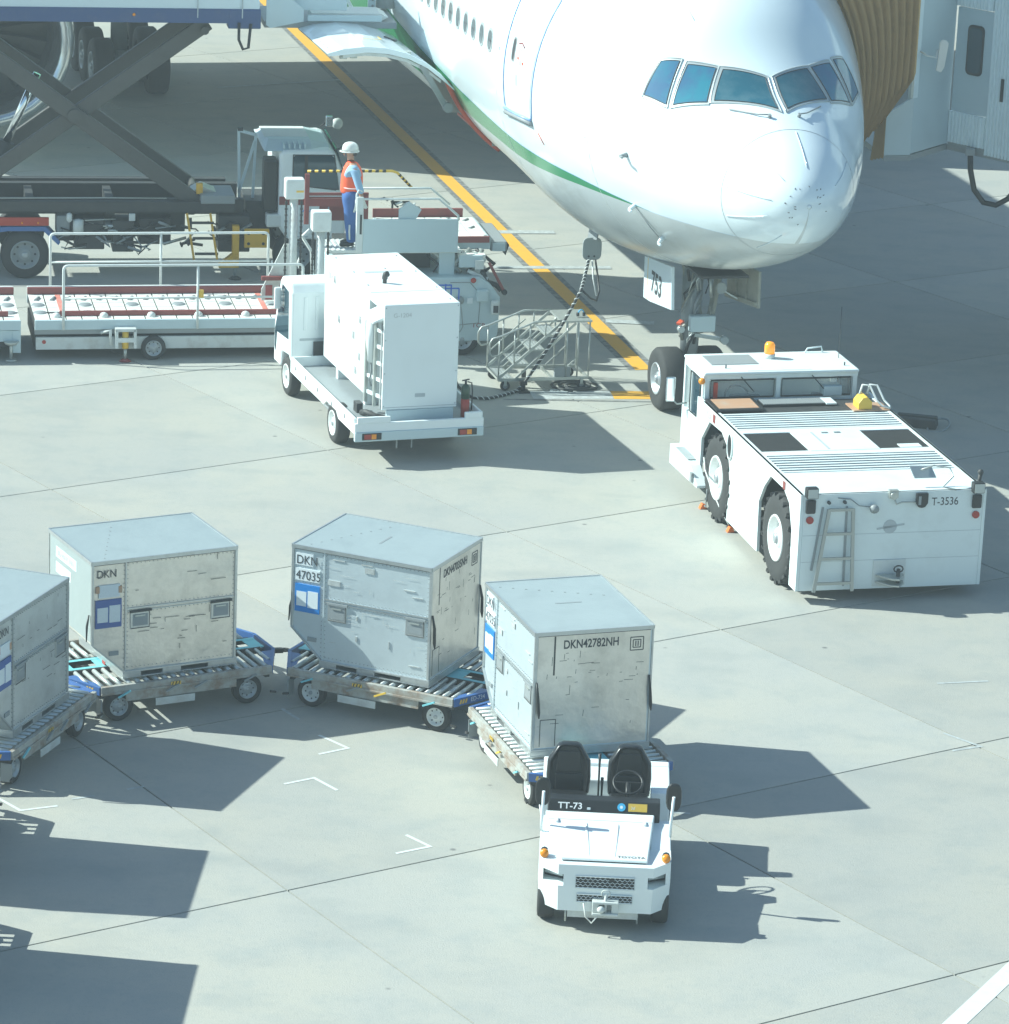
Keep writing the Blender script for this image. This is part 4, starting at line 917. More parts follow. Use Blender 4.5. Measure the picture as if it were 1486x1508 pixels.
# cover flap, dark strip and yellow lamp on the deck by the cab
g = G(); g.loops([[(.02, 4.33, TZ + .01), (.80, 4.33, TZ + .01), (.80, 4.36, TZ + .04), (.02, 4.36, TZ + .04)], [(.02, 4.97, TZ + .01), (.80, 4.97, TZ + .01), (.80, 4.97, TZ + .05), (.02, 4.97, TZ + .05)]], False); cf = g.obj('stained_cover', T, BLACK, .01)
G().loops([[(.09, 4.41, TZ + .035), (.73, 4.41, TZ + .035), (.73, 4.42, TZ + .045), (.09, 4.42, TZ + .045)], [(.09, 4.9, TZ + .045), (.73, 4.9, TZ + .045), (.73, 4.9, TZ + .058), (.09, 4.9, TZ + .058)]], False).obj('cover_glass', cf, BEIGE)
g = G(); g.box(.86, 1.9, 4.62, 4.95, TZ - .01, TZ + .02); st_ = g.obj('intake_strip', T, BLACK)
for k in range(26): G().box(.88 + k * .039, .90 + k * .039, 4.64, 4.93, TZ + .02, TZ + .032).obj('intake_fin', st_, GREY)
G().box(1.88, 2.06, 4.60, 4.95, TZ, TZ + .03).obj('junction_box', T, TUGW, .01)
g = G(); g.box(2.2, 2.78, 4.18, 4.62, TZ, TZ + .02); tr = g.obj('battery_tray', T, BEIGE)
G().prism([(2.28, TZ + .02), (2.50, TZ + .02), (2.50, TZ + .14), (2.42, TZ + .22), (2.34, TZ + .2), (2.28, TZ + .12)], 'y', 4.22, 4.5).obj('yellow_connector', tr, HAZY, .01)
for dx in (0, .12):
    G().tube([(2.36 + dx, 4.45, TZ + .2), (2.42 + dx, 4.5, TZ + .34), (2.52 + dx, 4.45, TZ + .34), (2.60 + dx, 4.3, TZ + .14), (2.68 + dx, 4.25, TZ + .06), (2.78, 4.2, TZ + .04)], .02, 6).obj('white_hose', tr, PWHITE)
# wheels
for v in (1.0, 4.05):
    for x, s_ in ((.18, -1), (TW - .18, 1)): wheel(T, (x, v, .68), (s_, 0, 0), .68, .42, .50, RIMW, tread=20)
# cab
CB0, CB1, CR = 5.15, 6.22, 2.06
g = G(); g.box(.06, TW - .06, CB1 - .05, CB1, .35, TZ); g.box(.06, TW - .06, CB0 + .3, CB1 - .05, .5, .62); cb = g.obj('cab_body', T, TUGW, .01)
g = G(); g.prism([(4.98, .60), (5.30, .60), (5.30, TZ), (5.22, TZ + .03), (4.98, TZ)], 'x', .03, .10) if False else None
for x0, x1 in ((.02, .08), (TW - .08, TW - .02)):
    d = G().prism([(5.301, .62), (6.42, .62), (6.42, 1.28), (5.95, 1.28), (5.93, 1.24), (5.45, 1.2), (5.40, 1.3), (5.34, 1.84), (5.85, 1.90), (5.95, 1.30), (6.42, 1.28), (6.40, 2.0), (5.0, 2.05), (5.02, TZ), (5.301, TZ)], 'x', x0, x1) if False else None
def post(a, b, w=.06): return G().bar(a, b, w, w, up=(0, 1, .01)).obj('cab_post', cb, TUGW)
for x in (.07, 2.50):
    G().box(x - .04, x + .04, 5.302, CB1, .60, 1.24).obj('door_panel', cb, TUGW, .006)
    for a in ((5.20, TZ), (5.80, 1.24), (6.17, 1.24)): post((x, a[0], a[1]), (x, a[0], 2.0), .07)
    G().box(x - .03, x + .03, 5.15, 6.2, 1.93, 2.01).obj('roof_rail', cb, TUGW)
    G().prism([(5.80, 1.24), (5.40, 1.26), (5.24, TZ), (5.24, 1.93), (5.80, 1.93)], 'x', x - .008, x + .008).obj('side_window', cb, GLASSD)
    G().prism([(5.84, 1.26), (6.14, 1.26), (6.14, 1.93), (5.84, 1.93)], 'x', x - .008, x + .008).obj('side_window', cb, CABG)
    g = G(); g.tube([(x - .04, 5.80, 1.26), (x - .04, 5.42, 1.28), (x - .04, 5.28, 1.62), (x - .04, 5.28, 1.90), (x - .04, 5.80, 1.92)], .012, 5, True); g.obj('window_seal', cb, BLACK)
g = G(); g.box(.10, .82, 5.02, 5.08, TZ, 1.68); g.box(.10, TW - .10, 5.0, 5.07, 1.96, 2.06)
g = G(); g.box(.08, 2.56, 5.14, 5.21, TZ - .08, TZ - .01); g.box(.08, 2.56, 5.14, 5.21, 1.95, 2.02); g.obj('window_frame', cb, TUGW)
for x in (.08, 1.24, 2.50): G().box(x - .02, x + .05, 5.135, 5.21, TZ - .01, 1.95).obj('cab_post', cb, TUGW)
for x0, x1 in ((.14, 1.21), (1.30, 2.47)):
    w_ = G().box(x0, x1, 5.17, 5.18, TZ - .01, 1.95).obj('rear_window', cb, CABG)
    G().tube([(x0 + .02, 5.15, TZ + .01), (x1 - .02, 5.15, TZ + .01), (x1 - .02, 5.15, 1.93), (x0 + .02, 5.15, 1.93)], .014, 5, True).obj('window_seal', w_, BLACK)
    g = G(); g.tube([(x0 + .5, 5.13, 1.98), (x0 + .62, 5.12, 1.85), (x0 + .72, 5.12, 1.74)], .008, 5); g.obj('wiper', w_, BLACK)
for x0, x1 in ((.14, 1.21), (1.30, 2.47)): G().box(x0, x1, CB1 - .03, CB1 - .02, 1.30, 1.95).obj('windscreen', cb, CABG)
for x in (.10, 1.26, 2.5): G().box(x - .03, x + .03, CB1 - .05, CB1, TZ, 1.98).obj('cab_post', cb, TUGW)
G().box(.08, TW - .08, CB1 - .3, CB1 - .06, 1.0, 1.32).obj('dashboard', cb, GREY)
for x in (.55, 1.9):
    g = G(); g.box(x, x + .5, 5.45, 5.9, .85, 1.0); g.box(x, x + .5, 5.35, 5.46, .95, 1.62); g.obj('seat', cb, BLACK, .03)
g = G(); q0 = Vector((.85, 5.95, 1.42)); g.tube([q0 + Vector((.2 * math.cos(a), .10 * math.sin(a), .17 * math.sin(a))) for a in [i * math.pi / 8 for i in range(16)]], .015, 5, True); g.obj('steering_wheel', cb, BLACK)
G().box(2.0, 2.3, 5.1, 5.35, TZ, 1.80).obj('blue_box', cb, LBLUE, .01); G().box(.2, .26, 5.1, 5.16, 1.6, 1.9).obj('red_tool', cb, REDC)
rf = G().box(.03, 2.57, 5.10, 6.26, 2.01, 2.065).obj('cab_roof', T, TUGW, .025)
G().box(.28, 1.05, 5.55, 6.1, 2.063, 2.075).obj('roof_hatch', rf, GREY)
G().box(.75, 1.80, 5.16, 5.34, 2.063, 2.070).obj('roof_panel', rf, PWHITE)
g = G(); g.tube([(2.0, 6.15, 2.06), (2.05, 6.18, 2.13), (2.28, 6.18, 2.16), (2.3, 6.18, 2.07)], .014, 5); g.obj('roof_handle', rf, TUGW)
for x, y in ((.45, 5.35), (2.4, 5.35)):
    g = G(); g.cyl((x, y, 2.06), (x, y, 2.12), .012, n=6); g.obj('roof_stud', rf, MARK)
G().tube([(2.45, 5.8, 2.06), (2.45, 5.8, 2.9)], .006, 4).obj('aerial', rf, MARK)
g = G(); g.cyl((1.33, 5.9, 2.06), (1.33, 5.9, 2.14), .09, n=16); be = g.obj('beacon_base', rf, PWHITE)
BAM = M("beacon_amber", (.85, .33, .02), .15); BAM.node_tree.nodes['Principled BSDF'].inputs['Emission Color'].default_value = (1, .35, .02, 1); BAM.node_tree.nodes['Principled BSDF'].inputs['Emission Strength'].default_value = .35
g = G(); g.lathe([(0, .085), (.14, .083), (.18, .06), (.19, .01)], (1.33, 5.9, 2.14), (0, 0, 1), 18); g.obj('beacon_lens', be, BAM)
g = G(); g.ball((-.0, 5.12, 1.93), .055); g.obj('indicator_lamp', T, AMBER)
# step and mirror
g = G(); g.prism([(4.56, .36), (6.12, .32), (6.12, .64), (5.0, .62), (4.56, .40)][::-1], 'x', -.16, .02); sb_ = g.obj('step_box', T, TUGW, .01); G().box(-.13, 0, 5.2, 5.9, .636, .646).obj('step_tread', sb_, GREY)
G().box(-.2, -.165, 4.75, 4.85, .40, .55).obj('reflector', sb_, GREY)
g = G(); g.tube([(.03, 5.95, 1.35), (-.12, 6.0, 1.32), (-.18, 6.02, 1.38)], .014, 5); g.tube([(.03, 6.0, 1.75), (-.22, 6.06, 1.72)], .014, 5) if False else None; ma = g.obj('mirror_arm', T, STEEL)
G().box(-.31, -.15, 6.0, 6.04, 1.36, 1.76).obj('mirror', ma, CHROME, .03)
# rear details
text('T-3536', .17, rear, MARK, (1.99, -.004, 1.42), FRONT, .83)
for x in (.15, 2.68):
    g = G(); g.cyl((x, -.02, 1.66), (x, -.05, 1.66), .03, n=8); wl_ = G().box(x - .09, x + .09, -.10, .04, 1.60, 1.76).obj('work_lamp', rear, BLACK, .02)
    G().box(x - .075, x + .075, -.106, -.09, 1.615, 1.745).obj('lamp_lens', wl_, LENS)
    G().box(x - .075, x + .075, -.05, .0, 1.36, 1.57).obj('tail_lamp', rear, BLACK, .025)
    G().cyl((x - .0, -.03, 1.26), (x, 0, 1.26), .055, n=14).obj('red_reflector', rear, REDL)
g = G(); g.tube([(2.73, .1, 1.66), (2.75, .1, 1.84)], .03, 6); g.ball((2.75, .1, 1.87), .045); g.obj('rear_knob', T, DARK)
lad = None
L0 = [(.42, -.06, 1.43), (.24, -.12, .2)]; L1 = [(.78, -.06, 1.43), (.82, -.12, .2)]
g = G(); g.bar(L0[0], L0[1], .05, .03, up=(0, 1, 0)); ld = g.obj('ladder_rail', rear, LADM); G().bar(L1[0], L1[1], .05, .03, up=(0, 1, 0)).obj('ladder_rail', rear, LADM)
G().bar((.34, -.005, 1.45), (.22, -.02, .5), .03, .02, up=(0, 1, 0)).obj('ladder_rail', rear, GREY); G().bar((.70, -.005, 1.45), (.72, -.02, .25), .03, .02, up=(0, 1, 0)).obj('ladder_rail', rear, GREY)
for t in (.0, .29, .59, .89):
    a = Vector(L0[0]).lerp(Vector(L0[1]), t + .01); b = Vector(L1[0]).lerp(Vector(L1[1]), t + .01); G().bar(a, b, .04, .03, up=(0, 1, 0)).obj('ladder_rung', rear, LADM)
for x in (.42, .66): G().cyl((x, -.05, 1.52), (x, 0, 1.52), .025, n=8).obj('ladder_hook', rear, MARK)
g = G(); g.lathe([(0, .01), (.03, .07), (.10, .05), (.12, .01)], (1.08, -.13, 1.42), (.3, 1, .1), 12); g.obj('spot_lamp', rear, GREY)
g = G(); g.tube([(.56, -.01, 1.58), (.75, -.02, 1.56), (.88, -.03, 1.46), (1.05, -.04, 1.44)], .008, 4); g.obj('lamp_wire', rear, GREY)
g = G(); g.box(1.32, 1.46, -.05, .02, 1.56, 1.68); g.cyl((1.39, -.08, 1.6), (1.39, 0, 1.6), .055, n=12); g.tube([(1.40, -.04, 1.55), (1.44, -.05, 1.47), (1.52, -.05, 1.50), (1.78, -.04, 1.49)], .013, 5); g.obj('reversing_camera', rear, STEEL)
g = G(); g.prism([(1.74, 1.62), (1.92, 1.62), (1.92, 1.47), (1.88, 1.41), (1.83, 1.40), (1.78, 1.41), (1.74, 1.47)], 'y', -.06, .0); g.obj('socket_housing', rear, BLACK, .012)
G().box(1.77, 1.81, -.064, -.05, 1.45, 1.58).obj('painted_socket_shine', rear, GREY)  # grey strip paints a highlight on the black housing
g = G(); g.cyl((1.38, -.004, 1.12), (1.38, 0, 1.12), .105, n=20); g.bar((1.18, -.003, 1.09), (1.60, -.003, 1.15), .002, .03, up=(0, 0, 1)); g.obj('round_emblem', rear, SEAM)
G().box(1.16, 1.66, -.015, 0, .22, .62).obj('hitch_plate', rear, PWHITE, .02)
g = G(); g.prism([(1.20, -.03), (1.62, -.03), (1.60, -.14), (1.48, -.30), (1.36, -.26)], 'z', .28, .31); g.prism([(1.20, -.03), (1.62, -.03), (1.60, -.14), (1.48, -.30), (1.36, -.26)], 'z', .38, .41); hi = g.obj('tow_hitch', rear, STEEL, .005)
g = G(); g.cyl((1.50, -.16, .24), (1.50, -.16, .52), .03, n=8); g.tube([(1.50 + .07 * math.cos(a), -.16, .52 + .05 * math.sin(a)) for a in [i * math.pi / 5 for i in range(10)]], .012, 5, True); g.obj('hitch_pin', hi, DARK)
g = G(); mz = TZ + .03
g.tube([(1.9, .25, mz + .22), (2.1, .30, mz + .26), (2.32, .22, mz + .24), (2.34, .12, mz + .14), (2.15, .0, mz + .02), (2.35, -.02, mz - .02)], .013, 6); ro_ = g.obj('mirror_stay', T, STEEL)
g = G(); g.loops([[(1.72 + q, .30, mz + .26), (2.06 + q, .30, mz + .25), (2.12 + q, .2, mz + .10), (1.78 + q, .2, mz + .10)] for q in (0,)] + [[(1.72, .32, mz + .27), (2.06, .32, mz + .26), (2.12, .24, mz + .10), (1.78, .24, mz + .10)]], False); g.obj('folded_mirror', ro_, LENS, .01)
# wheel chocks with rope
ch = thing('wheel_chock_pair', 'orange wheel chocks joined by a rope at the front wheel of the aircraft tug', 'wheel chock', (3.25, 56.6, 0), 14.2)
for (x, y) in ((-.02, .60), (.06, -.62)):
    G().prism([(x - .06, 0), (x + .06, 0), (x + .04, .07), (x - .02, .09)], 'y', y - .05, y + .05).obj('chock', ch, ORANGE, .01)
g = G(); g.tube([(.03, -.62, .12), (-.02, -.3, .28), (-.06, .1, .5), (-.08, .4, .7), (-.06, .55, .85)], .012, 5); g.obj('rope', ch, PWHITE)
g = G(); g.tube([(-.02, .60, .08), (.0, .5, .05), (-.04, .38, .18), (-.06, .3, .40)], .009, 5); g.obj('rope', ch, GREY)
# dark tow item on the apron behind
ti = thing('rubber_chock', 'dark rubber chock with rope handle lying on shaded apron right of the aircraft tug', 'wheel chock', (6.95, 62.45, 0), -12)
G().prism([(-.42, 0), (.30, 0), (.28, .16), (-.40, .16)], 'y', -.16, -.02).obj('chock', ti, DARK, .02); G().prism([(-.42, 0), (.30, 0), (.28, .16), (-.40, .16)], 'y', .06, .2).obj('chock', ti, DARK, .02)
G().tube([(.32 + .17 * math.cos(a) + .05 * math.sin(a), -.02 + .26 * math.sin(a), .05 + .06 * math.sin(a)) for a in [i * math.pi / 8 for i in range(16)]], .018, 6, True).obj('rope_handle', ti, GREY)

# ================================================================ ground power truck
K = thing('ground_power_truck', 'white flatbed truck carrying a tall white generator box, seen from behind', 'truck', (-2.035, 59.2, 0), 19.0)
g = G(); g.box(-.50, 1.58, -.28, 3.55, .56, .62); bed = g.obj('bed_floor', K, GREY)
for x0, x1 in ((-.54, -.50), (1.58, 1.62)):
    b_ = G().prism([(-.28, .56), (.55, .56), (.70, .46), (1.35, .46), (1.55, .56), (3.55, .56), (3.55, .78), (-.28, .78)][::1] if False else [(-.28, .52), (.62, .52), (.76, .62), (1.34, .62), (1.5, .52), (3.55, .52), (3.55, .78), (-.28, .78)], 'x', x0, x1).obj('side_board', K, WHITE, .006)
    for v in (.25, 1.0, 1.85, 2.6, 3.2): G().prism([(v - .03, .64), (v + .03, .64), (v, .71)], 'x', x0 - .012, x0).obj('lashing_hook', b_, GREY)
G().box(-.50, 1.58, 3.51, 3.55, .62, .78).obj('front_board', K, WHITE)
G().box(-.54, 1.62, -.34, -.28, .52, .70).obj('tail_board', K, WHITE, .01)
tb = G().box(-.54, 1.62, -.36, -.28, .40, .56).obj('rear_beam', K, LBLUE, .015)
G().box(-.50, .05, -.35, -.29, .70, .80).obj('corner_box', K, WHITE, .01); G().box(1.30, 1.58, -.35, -.29, .70, .80).obj('corner_box', K, WHITE, .01)
for x in (-.42, 1.18):
    l_ = G().box(x, x + .32, -.375, -.35, .43, .54).obj('tail_lamp', tb, BLACK, .008)
    G().box(x + .03, x + .14, -.382, -.37, .445, .525).obj('red_lens', l_, REDL); G().box(x + .15, x + .23, -.382, -.37, .445, .525).obj('amber_lens', l_, AMBER)
BZ0, BZ1, BL = .80, 2.54, 3.465
g = G(); g.box(0, 1.262, .85, BL, BZ0, BZ1); g.box(.30, 1.262, .05, .85, BZ0, BZ1); g.box(0, .30, .05, .85, 2.42, BZ1); g.box(0, 1.262, 0, .05, BZ0, BZ1)
bx = g.obj('generator_box', K, WHITE, .018)
text('G-1204', .10, bx, MARKG, (.15, -.003, 2.33), FRONT, 1.0); text('2004', .20, bx, MARKG, (-.003, 3.30, 2.2), LEFT, .8)
for (y, z) in ((1.35, 1.28), (1.0, 1.6), (1.72, 1.55), (1.55, 1.0), (1.35, 1.9), (2.6, 1.6), (2.9, 2.2)):
    h = G(); h.tube([(-.004, y, z), (-.012, y, z + .13), (-.012, y - .07, z + .13), (-.004, y - .07, z)], .006, 4); h.obj('door_handle', bx, GREY)
for y in (.84, 1.65, 2.5): G().box(-.003, .002, y, y + .008, .86, 2.15).obj('door_gap', bx, SEAM)
for z in (1.24, 2.2): G().box(-.003, .002, .86, BL - .02, z, z + .007).obj('panel_seam', bx, SEAM)
for z in (.86, 1.7, 2.46):
    for i in range(9): G().box(-.006, .002, .95 + i * .31, .965 + i * .31, z, z + .015).obj('panel_bolt', bx, SEAM)
for i in range(7): G().box(1.262, 1.266, .3 + i * .5, .31 + i * .5, .85, 2.4).obj('panel_seam', bx, SEAM)
for x in (.02, 1.22):
    for z in (.86, 1.4, 1.95, 2.48): G().box(x, x + .02, -.004, .002, z, z + .02).obj('panel_bolt', bx, SEAM)
G().box(.01, 1.25, -.0025, .002, .84, .85).obj('panel_seam', bx, SEAM)
G().box(.55, .72, -.003, .002, 1.0, 1.06).obj('small_plate', bx, SEAM)
for (x0, x1, y0, y1) in ((.30, .95, 2.12, 2.22),): G().box(x0, x1, y0, y1, BZ1, BZ1 + .004).obj('roof_slot', bx, SEAM)
for x, y in ((.1, 3.2), (1.15, 3.2), (.12, 2.2), (1.15, 2.1), (.1, 1.3), (1.17, 1.0), (1.15, .2), (.7, 2.35)): G().box(x, x + .02, y, y + .04, BZ1, BZ1 + .012).obj('roof_bolt', bx, GREY)
G().box(.0, 1.262, .83, .845, BZ1 - .0, BZ1 + .008).obj('roof_joint', bx, WHITE)
g = G(); g.cyl((.42, 1.42, BZ1), (.42, 1.42, BZ1 + .10), .035, n=10); g.tube([(.42, 1.42, BZ1 + .08), (.42, 1.40, BZ1 + .14), (.45, 1.36, BZ1 + .17)], .05, 8); g.obj('exhaust_stack', bx, DARK)
# rack in the recess
G().box(.27, .299, .06, .84, .82, 2.40).obj('recess_back', bx, GREY)
rk = G().bar((.02, .12, BZ0), (.02, .12, 2.2), .07, .05, up=(1, 0, 0)).obj('rack_post', bx, GREY)
G().bar((-.10, .60, BZ0), (-.10, .60, 2.15), .07, .05, up=(1, 0, 0)).obj('rack_post', bx, STEEL); G().bar((-.04, .30, BZ0), (-.04, .30, 2.25), .06, .05, up=(1, 0, 0)).obj('rack_post', bx, STEEL)
for i in range(5): G().bar((.02, .06, 1.0 + i * .27), (-.1, .62, .98 + i * .27), .02, .06).obj('rack_rung', bx, WHITE)
g = G(); g.loops([[(-.16, .08, 2.22), (-.16, .68, 2.22), (.1, .68, 2.30), (.1, .08, 2.30)], [(-.16, .08, 2.25), (-.16, .68, 2.25), (.1, .68, 2.36), (.1, .08, 2.36)]], False); g.obj('rack_hood', bx, WHITE)
g = G(); g.tube([(-.08, .42, 2.2), (-.09, .42, 1.9), (-.08, .42, 1.5)], [.08, .085, .045], 10); g.obj('rolled_sleeve', bx, WHITE)
g = G(); g.tube([(-.08, .42, 1.5), (-.06, .44, 1.35), (-.10, .40, 1.2), (-.06, .42, 1.1)], .014, 5); g.obj('cable_tail', bx, GREY)
g = G(); g.tube([(.26, .3, 2.45), (.22, .2, 2.3), (.24, .12, 2.1), (.22, .1, 1.95)], .04, 6); g.obj('black_lead', bx, BLACK)
g = G(); g.tube([(.20, -.0 + .03, 1.9), (.19, .02, 1.72), (.23, .02, 1.6), (.2, .02, 1.55), (.17, .02, 1.62), (.19, .02, 1.72)], .018, 5); g.obj('hanging_lead', bx, BLACK)
g = G(); g.box(-.25, -.15, .55, .75, .62, .78); g.tube([(-.2, .45, .66), (-.16, .3, .7), (-.05, .2, .66), (.1, .12, .64)], .05, 8); g.obj('coiled_lead', K, DARK)
for y in (1.0, 2.6): G().box(.02, 1.24, y, y + .12, .62, BZ0).obj('box_bearer', K, WHITE)
G().box(.08, 1.20, -.02, .04, .62, BZ0).obj('box_bearer', K, LBLUE)
# fire extinguisher
fe = thing('fire_extinguisher', 'red and green fire extinguisher standing on the rear right of the flatbed truck', 'fire extinguisher', (0, 0, 0), 0)
fe.matrix_world = Matrix.Translation((-2.035, 59.2, 0)) @ Matrix.Rotation(R(19), 4, 'Z') @ Matrix.Translation((1.42, .05, .62))
G().cyl((0, 0, 0), (0, 0, .30), .07, n=16).obj('cylinder', fe, REDC); G().lathe([(0, .07), (.18, .07), (.22, .05), (.24, .03)], (0, 0, .30), (0, 0, 1), 16).obj('neck', fe, EXTG)
g = G(); g.cyl((0, 0, .54), (0, 0, .6), .02, n=8); g.bar((-.06, 0, .6), (.06, 0, .62), .02, .02); g.tube([(.03, 0, .58), (.1, 0, .56), (.12, 0, .4), (.11, .0, .1)], .012, 5); g.obj('valve', fe, BLACK)
# cab, chassis, wheels
CY0, CY1 = 3.66, 4.72
prof = [(CY0, .62), (CY0, 1.85), (CY0 + .10, 2.0), (CY0 + .60, 2.02), (CY0 + .72, 1.92), (CY1 - .02, 1.15), (CY1, .90), (CY1, .42), (CY0 + .62, .42), (CY0 + .58, .70), (CY0 + .1, .74)]
cabm = G().prism(prof, 'x', -.52, 1.52).obj('cab', K, WHITE, .05, seg=3)
G().prism([(CY0 + .12, 1.02), (CY0 + .16, 1.84), (CY0 + .56, 1.88), (CY0 + .82, 1.35), (CY0 + .86, .98)], 'x', -.526, -.50).obj('side_window', cabm, GLASSD)
G().prism([(CY0 + .84, 1.02), (CY0 + .84, 1.28), (CY0 + .98, 1.0), (CY0 + .98, .70), (CY0 + .92, .62)], 'x', -.526, -.50).obj('quarter_window', cabm, GLASSD)
G().prism([(CY0 + .655, 1.90), (CY1 - .07, 1.16), (CY1 - .04, 1.16), (CY0 + .69, 1.92)][::-1], 'x', -.30, 1.4).obj('windscreen', cabm, GLASSD)
for x in (-.3, -.1, .15): G().box(x, x + .06, CY0 - .012, CY0 + .01, 1.2, 1.78).obj('pressed_rib', cabm, WHITE, .01)
G().box(-.36, 1.46, CY0 - .006, CY0 + .01, 1.02, 1.06).obj('rear_seam', cabm, SEAM)
G().box(-.12, 1.3, CY0 - .05, CY0 - .005, .66, 1.0).obj('engine_recess', cabm, DARK)
g = G(); g.tube([(.05, CY0 - .08, .95), (.06, CY0 - .1, .8), (.15, CY0 - .1, .72), (.4, CY0 - .1, .72)], .02, 5); g.obj('engine_hose', cabm, STEEL)
g = G(); g.tube([(-.52, CY0 + .45, 1.5), (-.60, CY0 + .5, 1.55), (-.60, CY0 + .5, 1.8)], .012, 5); ms = g.obj('mirror_arm', K, WHITE); G().box(-.68, -.56, CY0 + .48, CY0 + .55, 1.46, 1.84).obj('mirror', ms, WHITE, .03)
G().box(.1, 1.0, -.1, 4.4, .38, .55).obj('chassis_rail', K, DARK); G().box(-.3, .1, 1.6, 2.4, .25, .5).obj('fuel_tank', K, GREY, .02)
for x0 in (.2, .45): G().box(x0, x0 + .02, -.2, -.18, .22, .40).obj('chain', K, GREY)
for v in (1.05, 3.98):
    for x, s_ in ((-.40, -1), (1.44, 1)): wheel(K, (x, v, .33), (s_, 0, 0), .33, .24 if v < 2 else .20, .62, RIMW)
    g = G(); g.cyl((-.2, v, .33), (1.3, v, .33), .06, n=8); g.obj('axle', K, DARK)

# ================================================================ open tow tractor TT-73
X = thing('tow_tractor', 'small open white tow tractor TT-73 with two black seats pulling the container train', 'tow tractor', (.585, 40.73, 0), -1.0)
XL = M("tractor_white_paint", (.80, .86, .86), .28, dirt=.12, dcol=(.5, .5, .46), dscale=3)
plan = [(-.03, .30), (-.03, -.05), (.20, -.27), (1.28, -.27), (1.48, -.05), (1.48, .30)]
bp_ = G()
# bumper with recessed lamp pockets: built from slabs
zs = [.25, .50, .66, .82]
ins = [(.04, .30), (.04, .02), (.24, -.17), (1.24, -.17), (1.41, .02), (1.41, .30)]
def slab(z0, z1, pl): bp_.loops([[(x, y, z0) for x, y in pl], [(x, y, z1) for x, y in pl]], False)
low = [(x * .985 + .01, y + (.02 if y < 0 else 0)) for x, y in plan]
bp_.loops([[(x, y, .25) for x, y in low], [(x, y, .56) for x, y in plan]], False)
slab(.56, .70, [(.26, .30), (.26, -.27), (1.22, -.27), (1.22, .30)])
slab(.70, .82, plan)
slab(.56, .70, [(-.03, .30), (-.03, -.05), (.025, -.10), (.06, .30)]); slab(.56, .70, [(1.42, .30), (1.425, -.10), (1.48, -.05), (1.48, .30)])
bump = bp_.obj('bumper', X, XL)
for x0, x1, y0, y1 in ((.02, .28, .02, -.12), (1.20, 1.44, -.12, .02)):
    G().prism([(x0, y0 + .04), (x1, y1 + .04), (x1, .3), (x0, .3)], 'z', .562, .695).obj('lamp_pocket', bump, DARK)
    xa, xb = (x0 + .02, x1 - .03) if x0 < .5 else (x0 + .03, x1 - .02); ya, yb = y0 + (y1 - y0) * .1 + .0, y0 + (y1 - y0) * .85 + .0
    G().prism([(xa, ya), (xb, yb), (xb, yb + .08), (xa, ya + .08)], 'z', .60, .69).obj('headlight', bump, LENS, .008)
for (x0, x1, z0, z1) in ((.40, 1.07, .545, .69), (.42, 1.05, .375, .47)):
    gr = G().box(x0, x1, -.273, -.262, z0, z1).obj('grille', bump, BLACK)
    g = G(); nc = 12; nr = 4 if z1 - z0 > .1 else 3; dx = (x1 - x0) / nc; dz = (z1 - z0) / nr
    for r_ in range(nr + 1):
        pts = []
        for c_ in range(nc * 2 + 1): pts.append((x0 + c_ * dx / 2, -.277, z0 + r_ * dz + (dz * .28 if (c_ + r_) % 2 else -dz * .28)))
        pts = [(a, b, min(max(c, z0), z1)) for a, b, c in pts]; g.tube(pts, .0048, 4)
    o = g.obj('grille_mesh', gr, XL); o['kind'] = 'stuff'
    g = G(); g.tube([(x0, -.276, z0), (x1, -.276, z0), (x1, -.276, z1), (x0, -.276, z1)], .010, 4, True); g.obj('grille_frame', gr, XL)
G().box(.78, .84, -.282, -.27, .64, .675).obj('keyhole', bump, BLACK)
g = G(); g.box(.60, .90, -.40, -.27, .40, .43); g.box(.60, .90, -.40, -.27, .26, .29); g.box(.60, .68, -.38, -.27, .29, .40); g.box(.82, .90, -.38, -.27, .29, .40); ht = g.obj('front_hitch', bump, OLDW, .008)
g = G(); g.cyl((.75, -.35, .24), (.75, -.35, .5), .018, n=8); g.tube([(.75 + .05 * math.cos(a), -.35, .52 + .04 * math.sin(a)) for a in [i * math.pi / 5 for i in range(10)]], .008, 5, True); g.ball((.70, -.40, .34), .045); g.obj('hitch_pin', ht, OLDW)
g = G(); g.tube([(.50, -.29, .37), (.53, -.34, .22), (.60, -.38, .16), (.66, -.40, .25)], .010, 5); g.obj('pin_chain', ht, OLDW)
